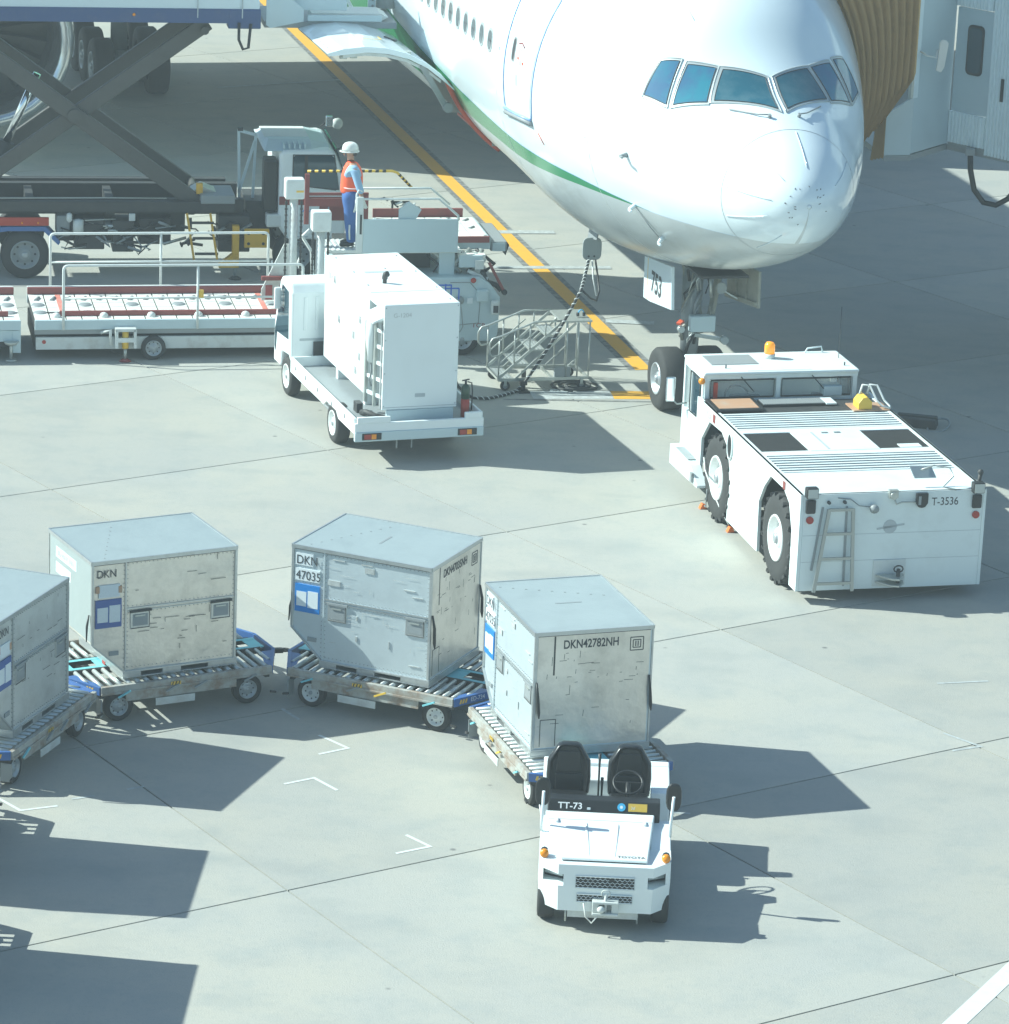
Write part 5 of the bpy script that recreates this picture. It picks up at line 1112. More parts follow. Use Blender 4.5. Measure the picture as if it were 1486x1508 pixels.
# fenders and body sides
for x0, x1 in ((-.03, .20), (1.25, 1.48)):
    o = G(); inner = x1 if x0 < 0 else x0
    o.prism([(.30, .26), (.30, .82), (-.04, .82), (-.04, .815), (.95, .90), (1.02, .90), (1.06, .60), (1.15, .48), (1.7, .45), (1.75, .95), (2.6, .98), (2.6, .30), (2.35, .28), (2.3, .55), (2.15, .66), (1.95, .66), (1.8, .55), (1.75, .30), (.95, .28), (.9, .5), (.78, .6), (.45, .6), (.34, .5)][2:] + [(.30, .26), (.30, .815)] if False else [(.302, .26), (.302, .822), (.95, .90), (1.02, .90), (1.06, .60), (1.15, .48), (1.70, .46), (1.76, .95), (2.60, .98), (2.60, .30), (2.38, .30), (2.30, .55), (2.12, .64), (1.98, .64), (1.82, .55), (1.74, .28), (.95, .26), (.88, .48), (.76, .56), (.46, .56), (.36, .46)], 'x', x0, x1)
    o.obj('fender', X, XL, .012)
    xx = .03 if x0 < 0 else 1.42
    a_ = G().cyl((xx, -.06, .86), (xx, .02, .87), .045, n=8); 
    lam = a_.obj('indicator_base', X, BLACK); g = G(); g.lathe([(0, .052), (.035, .05), (.05, .03), (.055, .005)], (xx, -.06, .865), (0, -1, .25), 14); g.obj('indicator_lens', lam, AMBER)
    # mirrors
    bx_ = -.02 if x0 < 0 else 1.47
    m_ = G(); m_.tube([(bx_, .62, .86), (bx_ - .0, .60, 1.0), (bx_ + (.01 if x0 < 0 else .02), .55, 1.38)], .018, 8); mm = m_.obj('mirror_post', X, XL)
    sg = -1 if x0 < 0 else 1
    cx_ = bx_ + (.0 if x0 < 0 else .02)
    pts = [(cx_ + .09 * math.copysign(abs(math.cos(q)) ** .7, math.cos(q)), 1.36 + .17 * math.copysign(abs(math.sin(q)) ** .7, math.sin(q))) for q in [i * math.pi / 10 for i in range(20)]]
    G().prism(pts, 'y', .57, .63).obj('mirror', mm, BLACK, .02)
# hood
g = G(); hd = [(.02, .93, .60), (.02, .93, 1.0), (1.29, .93, 1.0), (1.29, .93, .60)]; hf = [(.22, -.17, .835), (.22, -.17, .865), (1.21, -.17, .865), (1.21, -.17, .835)]
hm = [(.04, .75, .60), (.045, .75, .965), (1.27, .75, .965), (1.275, .75, .60)]
g.loops([hf, hm, hd], False); hood = g.obj('bonnet', X, XL, .02, seg=3); G().box(.24, 1.19, -.155, .5, .815, .834).obj('bonnet_gap', hood, BLACK)
for xa, xb in ((.50, .545), (.865, .835)):
    g = G(); g.loops([[(x + dx, y, z + dz) for dx, dz in ((-.03, -.004), (-.004, h), (.004, h), (.02, -.004))] for x, y, z, h in ((xb, -.10, .873, .001), ((xa + xb) / 2, .25, .9115, .008), (xa, .62, .952, .012), (xa, .68, .958, .001))], True); g.obj('bonnet_crease', hood, XL)
G().box(.045, 1.27, .752, .758, .955, .969).obj('bonnet_gap', hood, SEAM)
for x in (.14, 1.16): G().box(x, x + .035, .66, .76, .955, .985).obj('bonnet_latch', hood, XL, .01)
text('TOYOTA', .062, hood, MARKR, (.86, -.105, .837), (5.5, 0, 0), 1.15, bold=.002) if False else text('TOYOTA', .068, hood, MARK, (.86, -.13, .876), (6.2, 0, 0), 1.15)
# dash, floor, seats
ds = G().prism([(.935, .80), (.935, 1.005), (1.00, 1.115), (1.18, 1.115), (1.24, .80)], 'x', .04, 1.35).obj('dash_panel', X, BLACK, .015)
n_ = Vector((0, -(.11), .065)).normalized()
text('TT-73', .105, ds, MARKW, (.16, .9445, 1.024), (59.5, 0, 0), 1.08, bold=.002); G().box(.50, .54, .940, .950, 1.02, 1.045).obj('sticker', ds, PAPER)
g = G(); c0 = Vector((.90, .966, 1.060)); g.cyl(c0, c0 + n_ * .004, .048, n=20); st1 = g.obj('round_sticker', ds, STICK); G().cyl(c0 + n_ * .004, c0 + n_ * .006, .02, n=6).obj('sticker_symbol', st1, PAPER)
g = G(); g.loops([[(.98, .944, 1.020), (1.20, .944, 1.020), (1.20, .991, 1.100), (.98, .991, 1.100)], [(.98, .940, 1.0225), (1.20, .940, 1.0225), (1.20, .987, 1.1025), (.98, .987, 1.1025)]], False); pl_ = g.obj('yellow_plate', ds, GOLD)
text('3tf', .05, pl_, PWHITE, (1.01, .951, 1.043), (59.5, 0, 0), .9)
G().box(.20, 1.25, 1.24, 2.6, .40, .46).obj('floor', X, GREY); G().box(.20, 1.25, 1.62, 2.55, .46, .74).obj('seat_base', X, XL)
G().box(-.03, 1.48, 2.56, 2.72, .45, .99).obj('rear_panel', X, XL, .015); G().box(.15, 1.3, 2.1, 2.56, .46, .95).obj('engine_cover', X, XL, .015)
for sx in (.27, .99):
    s_ = thing('x', '', '') if False else None
    w = .46
    prof_ = [(-.20, .84), (.22, .84), (.24, .90), (.20, .96), (-.18, .95), (-.23, .90)]
    cu_ = G().prism([(1.42, .80), (1.86, .80), (1.86, .93), (1.62, .955), (1.46, .955), (1.41, .90)], 'x', sx - w / 2, sx + w / 2).obj('seat_cushion', X, SEATM, .04, seg=4)
    # backrest: rounded shield, reclined
    out = [(-.235, .90), (-.25, 1.10), (-.24, 1.28), (-.13, 1.46), (-.08, 1.48), (.08, 1.48), (.13, 1.46), (.24, 1.28), (.25, 1.10), (.235, .90)]
    g = G()
    def bk(k, yo): return [(sx + x * k * 1.06, 1.80 + (z - .9) * .20 + yo, 1.19 + (z - 1.19) * (k * .3 + .7)) for x, z in out]
    g.loops([bk(.74, -.045), bk(.86, -.075), bk(.97, -.05), bk(1, 0), bk(.97, .06), bk(.8, .085)], True); b_ = g.obj('seat_back', X, SEATM)
    md = b_.modifiers.new('bev', 'BEVEL'); md.width = .015; md.segments = 3; md.limit_method = 'ANGLE'; md.angle_limit = R(35)
    for z0, z1 in ((.93, 1.14), (1.155, 1.40)): G().loops([[(sx + x * .66 * (1 if z < 1.3 else .8), 1.80 + (z - .9) * .20 - dy, z) for x, z in ((-.24, z0), (-.24, z1), (.24, z1), (.24, z0))] for dy in (.045, .068)], False).obj('back_cushion', b_, SEATM, .02, seg=3)
    g = G(); g.box(sx - .2, sx + .2, 1.44, 1.84, .74, .80); g.obj('seat_slide', X, DARK)
g = G(); cst = Vector((.97, 1.36, 1.22)); g.tube([cst + Vector((.17 * math.cos(a), .14 * math.sin(a), .09 * math.sin(a))) for a in [i * math.pi / 14 for i in range(28)]], .015, 8, True); sw = g.obj('steering_wheel', X, BLACK)
g = G(); g.cyl(cst + Vector((0, .0, 0)), (.97, 1.22, 1.0), .03, n=8); g.bar(cst + Vector((-.16, 0, 0)), cst + Vector((.16, 0, 0)), .03, .015); g.bar(cst, cst + Vector((0, -.13, -.08)), .015, .03, up=(1, 0, 0)); g.obj('steering_column', sw, BLACK)
for x, z1 in ((.63, 1.42), (.67, 1.12)): G().tube([(x, 1.72, .7), (x, 1.74, z1 - .15), (x, 1.74, z1)], [.012, .014, .022], 6).obj('lever', X, BLACK)
g = G(); g.tube([(-.03, .9, .95), (-.05, 1.0, 1.02), (-.05, 1.2, 1.12), (.02, 1.24, 1.14)], .012, 5); g.obj('grab_rail', X, XL)
g = G(); g.bar((-.04, .98, .9), (-.04, .98, .5), .03, .03); g.obj('step_bracket', X, GREY)
for v in (.16, 2.05):
    for x, s_ in ((.07, -1), (1.38, 1)): wheel(X, (x, v, .27), (s_, 0, 0), .27, .20, .55, RIMW)

G().box(.25, 1.2, -.1, 2.5, .18, .40).obj('chassis', X, DARK); G().box(.32, 1.12, -.22, -.10, .16, .25).obj('undertray', X, OLDW)
for x in (.30, 1.12): G().cyl((x, -.2, .10), (x, -.2, .26), .012, n=6).obj('drip_pipe', X, STEEL)
# ================================================================ cargo loader
D_ = thing('cargo_loader', 'long white cargo loader with low roller deck, white handrails and raised operator platform', 'cargo loader', (-6.261, 64.73, 0), 11.5)
ZT = .72
# low deck
RSTR = M('pale_red_strip', (.62, .22, .17), .6, dirt=.5, dcol=(.6, .5, .45), dscale=8)
for x0, x1, nm in ((-5.2, -2.28, 0), (-2.04, 3.2, 1)):
    mb = G().box(x0, x1, 0, .06, .55, ZT).obj('deck_side_beam', D_, LBLUE, .008); G().box(x0, x1, 1.92, 1.98, .55, ZT).obj('deck_side_beam', D_, LBLUE, .008)
    G().box(x0 + .02, x1 - .02, .061, 1.919, .55, .66).obj('deck_base', D_, DARK)
    if nm: G().box(x0 + .02, x1, .03, .09, .19, .41).obj('chassis_beam', D_, OLDW, .006); G().box(x0, x1, .05, .10, .46, .549).obj('deck_skirt', D_, GREY)
    else: G().box(x0, x1 - .1, .03, .09, .34, .54).obj('chassis_beam', D_, LBLUE, .006); G().box(x1 - .14, x1, .02, .09, .14, .54).obj('end_post', D_, LBLUE, .006)
    G().box(x0, x1, .2, 1.8, .2, .5).obj('chassis', D_, DARK)
    n = int((x1 - x0) / .27)
    for i in range(n):
        xa = x0 + (x1 - x0) * i / n + .012; xb = x0 + (x1 - x0) * (i + 1) / n - .012
        for (v0, v1) in ((.07, .50), (.62, .92), (.94, 1.24), (1.26, 1.88)):
            G().box(xa, xb, v0, v1, ZT - .02, ZT - .002).obj('deck_plate', D_, DECKW)
        rl = G().cyl((xa + .1, 1.40, ZT), (xa + .17, 1.60, ZT), .035, n=8).obj('caster_roller', D_, GREY)
        if i % 3 == 0:
            for v in (1.09, .56): G().lathe([(-.01, .13), (.012, .11), (.016, .01)], (xa + .12, v, ZT), (0, 0, 1), 14).obj('deck_well', D_, GREY)
        if i % 3 == 1 and nm: G().ball((xa + .1, .24, ZT + .02), .075, (1, 1, .8)).obj('guide_dome', D_, PWHITE)
    xr = x0 + (.45 if nm else .0)
    if nm:
        for xx in (-1.56, 2.02): G().box(xx, xx + .09, .37, 1.85, ZT - .001, ZT + .004).obj('red_strip', D_, RSTR)
    G().box(xr, x1 - (0 if nm else .2), .30, .36, ZT, ZT + .085).obj('guide_rail', D_, RED, .006)
    G().box(x0, x1, 1.86, 1.92, ZT, ZT + .12).obj('guide_rail', D_, RED, .006)
    G().box(x0, x1, 1.93, 1.99, ZT + .001, ZT + .13).obj('back_rail', D_, PWHITE, .01)
G().cyl((-1.88, .02, .33), (-1.88, .03, .33), .035, n=10).obj('red_reflector', D_, REDL)
for v, s_ in ((.02, -1), (1.9, 1)): wheel(D_, (.02, v, .215), (0, s_, 0), .215, .14, .64, RIMG)
def rail(pts, r, name='handrail', parent=None, mat=None): return G().tube(pts, r, 8).obj(name, parent or D_, mat or PWHITE)
def rc3(a, b, c, r=.08):
    a, b, c = Vector(a), Vector(b), Vector(c); p = b + (a - b).normalized() * r; q = b + (c - b).normalized() * r
    return [p * (1 - t) ** 2 + b * 2 * t * (1 - t) + q * t * t for t in (0, .25, .5, .75, 1)]
for v, x0, x1, zt, zb, zm, xm in ((2.05, -1.62, 2.28, 1.78, .72, 1.26, .35), (-.03, -1.55, 2.62, 1.70, .56, 1.12, .78)):
    rail([(x0, v, zb)] + rc3((x0, v, zb), (x0, v, zt), (x1, v, zt)) + rc3((x0, v, zt), (x1, v, zt), (x1, v, zb)) + [(x1, v, zb)], .024)
    rail([(x0, v, zm), (x1, v, zm)], .02); rail([(xm, v, zb), (xm, v, zt)], .022)
    if v > 1: rail([(xm + 2, v, zb), (xm + 2, v, zm)], .018)
G().box(.80, .88, -.06, .0, 1.12, 1.25).obj('yellow_tag', D_, HAZY)
# outrigger jack
jk = G().box(-.66, -.30, -.18, .0, .55, .60).obj('jack_frame', D_, OLDW)
for x in (-.66, -.34): G().box(x, x + .05, -.18, .0, .25, .58).obj('jack_leg', jk, PWHITE)
g = G(); g.cyl((-.48, -.1, .24), (-.48, -.1, .56), .06, n=10); g.obj('jack_cylinder', jk, HAZY); G().cyl((-.48, -.1, .05), (-.48, -.1, .24), .03, n=8).obj('jack_rod', jk, STEEL); G().cyl((-.48, -.1, .005), (-.48, -.1, .05), .11, .05, n=10).obj('jack_foot', jk, MARKR)
G().box(-.65, -.31, -.185, -.17, .36, .44).obj('jack_strap', jk, PWHITE); g = G(); g.tube([(-.9, -.03, .5), (-.74, -.1, .56), (-.74, -.12, .3)], .03, 6); g.obj('jack_brace', jk, OLDW)
g = G(); g.cyl((-2.45, .0, .04), (-2.45, .0, .34), .03, n=8); g.cyl((-2.45, 0, 0), (-2.45, 0, .04), .1, n=10); g.cyl((-2.45, 0, .30), (-2.45, 0, .36), .1, .14, n=10); g.obj('support_foot', D_, STEEL)
# tapered guard plates
g = G(); g.prism([(2.03, 1.0), (2.42, 1.82), (2.50, 1.82), (2.50, .80), (2.03, .80)][::1], 'y', .98, 1.02); gp_ = g.obj('side_guard', D_, OLDW)
G().box(2.02, 2.5, .90, .98, 1.18, 1.25).obj('guard_band', gp_, RED); 
for x in (2.1, 2.35): G().box(x, x + .12, .96, .979, .82, 1.08).obj('red_insert', gp_, MARKR)
g = G(); g.tube([(2.86, .9, 2.1), (2.72, .9, 1.98), (2.9, .9, 1.7), (2.95, .9, .8)], .035, 6); g.obj('guide_horn', D_, PWHITE); g = G(); g.tube([(2.70, .9, 1.6), (2.66, .9, 1.5), (2.82, .9, 1.15)], .035, 6); g.obj('guide_horn', D_, PWHITE)
# posts with white boxes and chains
for x, v, zt, zb in ((2.52, .6, 2.74, .5), (2.92, .02, 2.29, .4)):
    po = G().cyl((x, v, zb), (x, v, zt), .075, n=14).obj('lift_post', D_, OLDW)
    bx2 = G().box(x - .17, x + .17, v - .14, v + .12, zt, zt + .36).obj('post_box', po, OLDW if False else PWHITE, .03)
    if v > .3: G().box(x + .02, x + .15, v - .145, v - .138, zt + .13, zt + .165).obj('yellow_label', bx2, HAZY)
    for dx in (-.135, .135):
        g = G()
        for k in range(int((zt - zb - .1) / .055)): g.box(x + dx - (.022 if k % 2 else .015), x + dx + (.022 if k % 2 else .015), v - .02, v + .02, zb + .1 + k * .055, zb + .14 + k * .055)
        g.box(x + dx - .012, x + dx + .012, v - .01, v + .01, zb + .1, zt); o = g.obj('lift_chain', po, DARK); o['kind'] = 'stuff'
# lift body at the aircraft end
bd = G().prism([(3.3, .26), (6.02, .26), (6.14, .36), (6.16, 1.06), (5.98, 1.30), (5.78, 1.43), (3.3, 1.43)], 'y', .02, 2.1).obj('lift_body', D_, LBLUE, .03)
g = G(); pts = [(5.25, .55), (5.78, .60), (5.80, 1.12), (5.60, 1.34), (5.25, 1.34)]; g.tube([(x, .014, z) for x, z in pts], .007, 4); g.obj('access_panel', bd, GREY)
G().lathe([(0, .05), (.02, .045), (.03, .01)], (5.66, .0, 1.38), (0, -1, 0), 14).obj('red_stop_button', bd, REDC)
g = G(); g.lathe([(0, .075), (.03, .07), (.05, .03), (.052, .01)], (5.43, .0, 1.02), (0, -1, 0), 16); g.obj('charging_socket', bd, GREY)
g = G(); g.tube([(5.43, -.05, 1.0), (5.46, -.06, .8), (5.49, -.05, .55), (5.44, -.04, .45), (5.38, -.03, .5)], .009, 5); g.obj('socket_lead', bd, GREY)
G().box(5.56, 5.66, -.003, .02, .96, 1.06).obj('small_plate', bd, PAPER)
G().box(5.72, 5.93, -.08, .02, 1.0, 1.22).obj('lamp_box', bd, LBLUE, .03)
bh = G().box(5.98, 6.12, -.14, -.02, .78, 1.03).obj('lamp_housing', bd, PWHITE, .03); G().box(6.01, 6.10, -.146, -.138, .82, .95).obj('lamp_lens', bh, MARK)
text('TCR', .11, bd, MARKR, (5.66, .015, .52), FRONT, 1.2)
for x in (3.9, 5.5): wheel(D_, (x, .12, .3), (0, -1, 0), .3, .2, .6, RIMG)
# scissor/black machinery under platform
G().box(5.08, 5.36, .25, .5, 1.10, 1.84).obj('platform_column', D_, LBLUE, .01)
for i in range(10):
    x = random.uniform(3.9, 6.0); g = G(); g.tube([(x, .35, 1.45), (x + random.uniform(-.2, .2), .3, 1.6), (x + random.uniform(-.3, .3), .4, 1.85)], random.choice([.02, .035, .05]), 6); g.obj('hydraulic_hose', D_, random.choice([DARK, STEEL, BLACK]))
G().box(3.4, 5.0, .7, 1.9, 1.45, 1.8).obj('lift_machinery', D_, DARK)
# operator platform
pf = G().box(3.05, 5.45, .16, 1.0, 1.84, 1.90).obj('platform_floor', D_, PWHITE, .005)
for i in range(6): G().box(3.08 + i * .09, 3.12 + i * .09, .12, .98, 1.902, 1.915).obj('floor_slat', pf, OLDW)
pn = G().box(3.66, 5.38, .12, .16, 1.86, 2.46).obj('side_panel', D_, LBLUE, .006)
G().prism([(4.32, 2.44), (4.32, 2.62), (4.50, 2.76), (4.72, 2.62), (4.62, 2.44)], 'y', .17, .22).obj('control_shield', pn, LBLUE)
rail([(3.67, .14, 2.44), (3.67, .14, 2.82), (5.02, .14, 2.82), (5.37, .12, 2.52), (5.38, .12, 2.44)], .022)
rail([(3.67, 1.0, 1.9), (3.67, 1.0, 2.82), (5.02, 1.0, 2.82), (5.37, 1.0, 2.52)], .022)
gt = G().box(3.56, 3.68, .10, .19, 1.88, 2.86).obj('gate_post', D_, PWHITE, .01); G().box(3.62, 3.655, .095, .11, 2.2, 2.55).obj('gate_slot', gt, BLACK)
rail([(3.66, .16, 2.95), (3.60, .16, 2.98), (3.56, .16, 2.9), (3.56, .16, 2.6)], .018)
rail([(3.12, .5, 1.9), (3.12, .5, 2.6)], .014, 'thin_post', None, GREY)
for i in range(9):
    x, z = random.uniform(4.15, 4.75), random.uniform(2.55, 2.8); g = G(); g.tube([(x, .5, z), (x + random.uniform(-.15, .15), .5, z + random.uniform(-.05, .1)), (x + random.uniform(-.25, .25), .55, z + random.uniform(-.1, .1))], .02, 5); g.obj('control_lever', D_, random.choice([BLACK, STEEL, GREY, OLDW]))
# red frame, hazard striped bar
g = G(); g.bar((2.98, 2.2, 1.9), (2.98, 2.2, 2.82), .08, .06, up=(0, 1, 0)); g.bar((2.98, 2.2, 2.45), (4.1, 2.2, 2.45), .04, .05); g.bar((3.95, 2.2, 2.2), (4.1, 2.2, 2.2), .04, .5); g.bar((2.98, 2.2, 2.3), (3.8, 2.2, 2.3), .04, .14); g.bar((3.7, 2.2, 2.18), (3.7, 2.2, 2.3), .5, .3, up=(0, 1, 0)) if False else None; g.obj('red_frame', D_, RED)
hb = [Vector((2.98, 2.2, 2.87)), Vector((4.52, 2.2, 2.87)), Vector((4.62, 2.24, 2.83)), Vector((4.95, 2.6, 2.48))]
G().tube(hb, .024, 8).obj('hazard_bar', D_, HAZY)
k = 0
for a, b in ((hb[0], hb[1]), (hb[2], hb[3])):
    L = (b - a).length; d = (b - a).normalized(); n = int(L / .13)
    for i in range(n): p = a + d * (.06 + i * .13); G().cyl(p, p + d * .065, .027, n=8).obj('black_band', D_, BLACK)
# bridge section towards the aircraft
br_ = G().box(4.2, 6.06, .60, 2.25, 1.80, 2.0).obj('bridge_deck', D_, LBLUE, .01)
for i in range(6):
    for v0, v1 in ((.62, 1.1), (1.13, 1.65), (1.68, 2.22)): G().box(4.25 + i * .30, 4.52 + i * .30, v0, v1, 2.0, 2.012).obj('bridge_plate', br_, DECKW)
for x in (5.45, 5.8):
    for v in (1.3, 1.9): G().cyl((x, v, 2.012), (x + .1, v + .12, 2.012), .03, n=8).obj('caster_roller', br_, GREY)
G().box(4.2, 6.03, .55, .599, 1.93, 2.04).obj('bridge_rail', br_, RED); G().box(4.2, 5.85, 2.255, 2.31, 2.0, 2.16).obj('bridge_rail', br_, RED)
G().box(6.07, 6.36, .62, 2.1, 1.76, 1.93).obj('bumper_block', br_, GREY, .01); G().box(6.10, 6.33, .60, .62, 1.76, 1.91).obj('bumper_face', br_, LBLUE)
G().prism([(6.36, 1.93), (6.42, 1.85), (6.36, 1.66), (6.30, 1.76)], 'y', .7, 2.0).obj('rubber_edge', br_, BLACK)
G().box(5.42, 5.90, .18, .55, 1.72, 1.80).obj('step_plate', D_, DECKW, .01); G().box(5.42, 5.84, .14, .179, 1.58, 1.79).obj('step_face', D_, LBLUE, .006); G().box(5.70, 5.86, .10, .138, 1.55, 1.72).obj('step_box', D_, PWHITE, .01)
g = G(); g.bar((5.96, .15, 1.66), (6.24, .15, 1.15), .05, .06, up=(0, 1, 0)); am = g.obj('red_arm', D_, RED); G().cyl((6.25, .10, 1.13), (6.25, .20, 1.13), .05, n=10).obj('arm_roller', am, BLACK)
g = G(); g.bar((5.72, .3, 1.80), (5.9, .2, 1.68), .09, .06); g.bar((5.6, .25, 1.5), (5.95, .18, 1.36), .06, .06); g.obj('link_arm', D_, PWHITE)
g = G(); g.tube([(5.85, .2, 1.5), (5.95, .2, 1.3), (6.1, .2, 1.25), (6.2, .2, 1.15)], .05, 6); g.obj('black_link', D_, DARK)
# small blue railing seen past the generator box
br2 = []
for a, b in (((4.75, -.25, 1.36), (5.22, -.25, 1.36)), ((5.10, -.25, 1.30), (5.36, -.25, 1.30)), ((5.36, -.25, 1.30), (5.36, -.25, 1.10)), ((5.22, -.25, 1.37), (5.22, -.25, 1.15)), ((5.12, -.25, 1.38), (5.12, -.25, 1.15))): G().bar(a, b, .022, .022, up=(0, 1, 0)).obj('blue_rail', D_, SKYCAP)

# ================================================================ worker on the platform
P_ = thing('person', 'person in white helmet, orange vest and blue trousers standing on the loader platform', 'person', (0, 0, 0), 0)
P_.matrix_world = Matrix.Translation((-6.261, 64.73, 0)) @ Matrix.Rotation(R(11.5), 4, 'Z') @ Matrix.Translation((3.50, .50, 1.915)) @ Matrix.Diagonal((1.16, 1.12, 1.03, 1))
def skinned(name, verts, edges, mat, parent, sub=2, root=0):
    me = bpy.data.meshes.new(name); me.from_pydata([v[:3] for v in verts], edges, []); me.update()
    o = bpy.data.objects.new(name, me); COL.objects.link(o)
    sk = o.modifiers.new('skin', 'SKIN'); sk.use_smooth_shade = True
    if not me.skin_vertices: 
        bpy.context.view_layer.update()
    lay = me.skin_vertices[0].data
    for i, v in enumerate(verts):
        r_ = v[3]; lay[i].radius = r_ if isinstance(r_, tuple) else (r_, r_); lay[i].use_root = (i == root)
    ss_ = o.modifiers.new('sub', 'SUBSURF'); ss_.levels = sub; ss_.render_levels = sub
    bpy.context.view_layer.update()
    m2 = bpy.data.meshes.new_from_object(o.evaluated_get(bpy.context.evaluated_depsgraph_get())); bpy.data.objects.remove(o)
    m2.name = name; m2.materials.clear(); m2.materials.append(mat)
    for p in m2.polygons: p.use_smooth = True
    q = bpy.data.objects.new(name, m2); COL.objects.link(q); q.parent = parent; return q
# faces -x (towards the truck cab); its left arm is nearest the camera (y<0)
bv = [(.00, 0, .86, (.10, .13)), (.01, 0, 1.00, (.095, .125)), (.02, 0, 1.18, (.105, .15)), (.02, 0, 1.34, (.10, .16)), (.01, 0, 1.43, (.055, .06)), (-.01, 0, 1.50, .048), (-.02, 0, 1.60, (.085, .07)), (-.02, 0, 1.68, (.08, .07)),
      (.02, -.19, 1.35, .052), (.07, -.24, 1.12, .042), (.13, -.27, .92, .034), (.15, -.28, .86, .026),
      (.02, .19, 1.35, .052), (.06, .24, 1.12, .042), (-.02, .25, .92, .034), (-.05, .25, .86, .026),
      (.0, -.09, .80, (.085, .08)), (-.01, -.10, .47, .058), (.02, -.10, .12, .04), (.02, -.10, .06, .038),
      (.0, .09, .80, (.085, .08)), (.03, .10, .47, .058), (.06, .10, .12, .04), (.06, .10, .06, .038)]
be_ = [(0, 1), (1, 2), (2, 3), (3, 4), (4, 5), (5, 6), (6, 7), (3, 8), (8, 9), (9, 10), (10, 11), (3, 12), (12, 13), (13, 14), (14, 15), (0, 16), (16, 17), (17, 18), (18, 19), (0, 20), (20, 21), (21, 22), (22, 23)]
body = skinned('body', bv, be_, SKIN, P_)
shirt = skinned('shirt', [(.0, 0, .85, (.118, .15)), (.01, 0, 1.05, (.112, .145)), (.02, 0, 1.20, (.125, .172)), (.02, 0, 1.34, (.112, .175)), (.01, 0, 1.44, (.06, .068)), (.02, -.20, 1.355, .068), (.08, -.25, 1.12, .062), (.13, -.275, .95, .052), (.02, .20, 1.355, .068), (.07, .25, 1.12, .062), (.0, .255, .96, .05)],
                [(0, 1), (1, 2), (2, 3), (3, 4), (3, 5), (5, 6), (6, 7), (3, 8), (8, 9), (9, 10)], SHIRT, P_)
vest = skinned('vest', [(.0, 0, .86, (.15, .18)), (.01, 0, 1.0, (.15, .18)), (.02, 0, 1.16, (.155, .19)), (.02, 0, 1.32, (.14, .165)), (.01, 0, 1.43, (.09, .10)), (.01, 0, 1.46, (.06, .07))], [(0, 1), (1, 2), (2, 3), (3, 4), (4, 5)], VEST, P_)
# side opening of the vest showing the shirt, reflective bands
g = G(); g.tube([(.02 + .148 * math.cos(a), .185 * math.sin(a), 1.02) for a in [i * math.pi / 12 for i in range(24)]], .012, 4, True); g.obj('vest_band', vest, VSTR)
trs = skinned('trousers', [(.0, 0, 1.02, (.14, .165)), (.0, 0, .90, (.14, .17)), (.0, -.09, .76, (.125, .112)), (-.01, -.10, .47, .10), (.02, -.10, .14, .085), (.02, -.10, .06, .085), (.0, .09, .76, (.125, .112)), (.05, .10, .47, .10), (.09, .10, .14, .085), (.09, .10, .06, .085)],
               [(0, 1), (1, 2), (2, 3), (3, 4), (4, 5), (1, 6), (6, 7), (7, 8), (8, 9)], TROU, P_)
for pts in ([(.06, -.20, .84), (.05, -.205, .72), (.03, -.20, .62)], [(-.03, -.198, .40), (-.03, -.19, .28), (-.02, -.185, .14)]):
    G().tube(pts, .014, 5).obj('trouser_stripe', trs, PWHITE)
for y, x in ((-.10, .02), (.10, .06)):
    skinned('shoe', [(x + .05, y, .045, .045), (x - .03, y, .05, .05), (x - .13, y, .035, (.035, .045)), (x - .19, y, .03, (.025, .035))], [(0, 1), (1, 2), (2, 3)], BLACK, P_)
# head details
g = G(); g.loops([[(-.02 + r1 * math.cos(a) * 1.12, r1 * math.sin(a), z) for a in [i * math.pi / 10 for i in range(20)]] for r1, z in ((.112, 1.635), (.112, 1.68), (.104, 1.73), (.080, 1.77), (.045, 1.79), (.005, 1.795))], True); hm = g.obj('helmet', P_, HELM)
g = G(); g.loops([[(-.03 + r1 * math.cos(a) * 1.15, r1 * math.sin(a), z) for a in [i * math.pi / 10 for i in range(20)]] for r1, z in ((.11, 1.645), (.135, 1.635), (.132, 1.628), (.105, 1.636))], True, False); g.obj('helmet_brim', hm, HELM)
g = G(); g.ball((.035, 0, 1.60), .062, (.9, 1.05, 1.0), 10); g.obj('hair', P_, BLACK)
g = G(); g.ball((-.112, 0, 1.585), .016, (1.2, .8, 1.3), 8); g.obj('nose', P_, SKIN)
for y in (-.078, .078): G().ball((-.01, y, 1.59), .024, (.7, .5, 1.2), 8).obj('ear', P_, SKIN)
for y in (-.032, .032): G().ball((-.096, y, 1.612), .010, (.5, 1, .8), 6).obj('eye', P_, BLACK)
G().box(-.104, -.094, -.02, .02, 1.550, 1.556).obj('mouth', P_, MARKR)
# gloved hands: palm with four fingers and a thumb
for (hx, hy, hz, sy) in ((.155, -.285, .85, -1), (-.05, .25, .85, 1)):
    ver = [(hx, hy, hz, .026), (hx + .02, hy, hz - .05, (.030, .018))]; ed = [(0, 1)]
    for k, (dx, ln) in enumerate(((-.024, .070), (-.008, .078), (.008, .074), (.022, .060))):
        i = len(ver); ver += [(hx + .02 + dx, hy, hz - .075, .0095), (hx + .022 + dx + .012, hy + .004 * sy, hz - .075 - ln * .55, .009), (hx + .02 + dx + .030, hy - .012 * sy, hz - .075 - ln, .0075)]; ed += [(1, i), (i, i + 1), (i + 1, i + 2)]
    i = len(ver); ver += [(hx - .022, hy, hz - .035, .010), (hx - .038, hy - .01 * sy, hz - .075, .0085)]; ed += [(1, i), (i, i + 1)]
    skinned('glove', ver, ed, HELM, P_, 1)

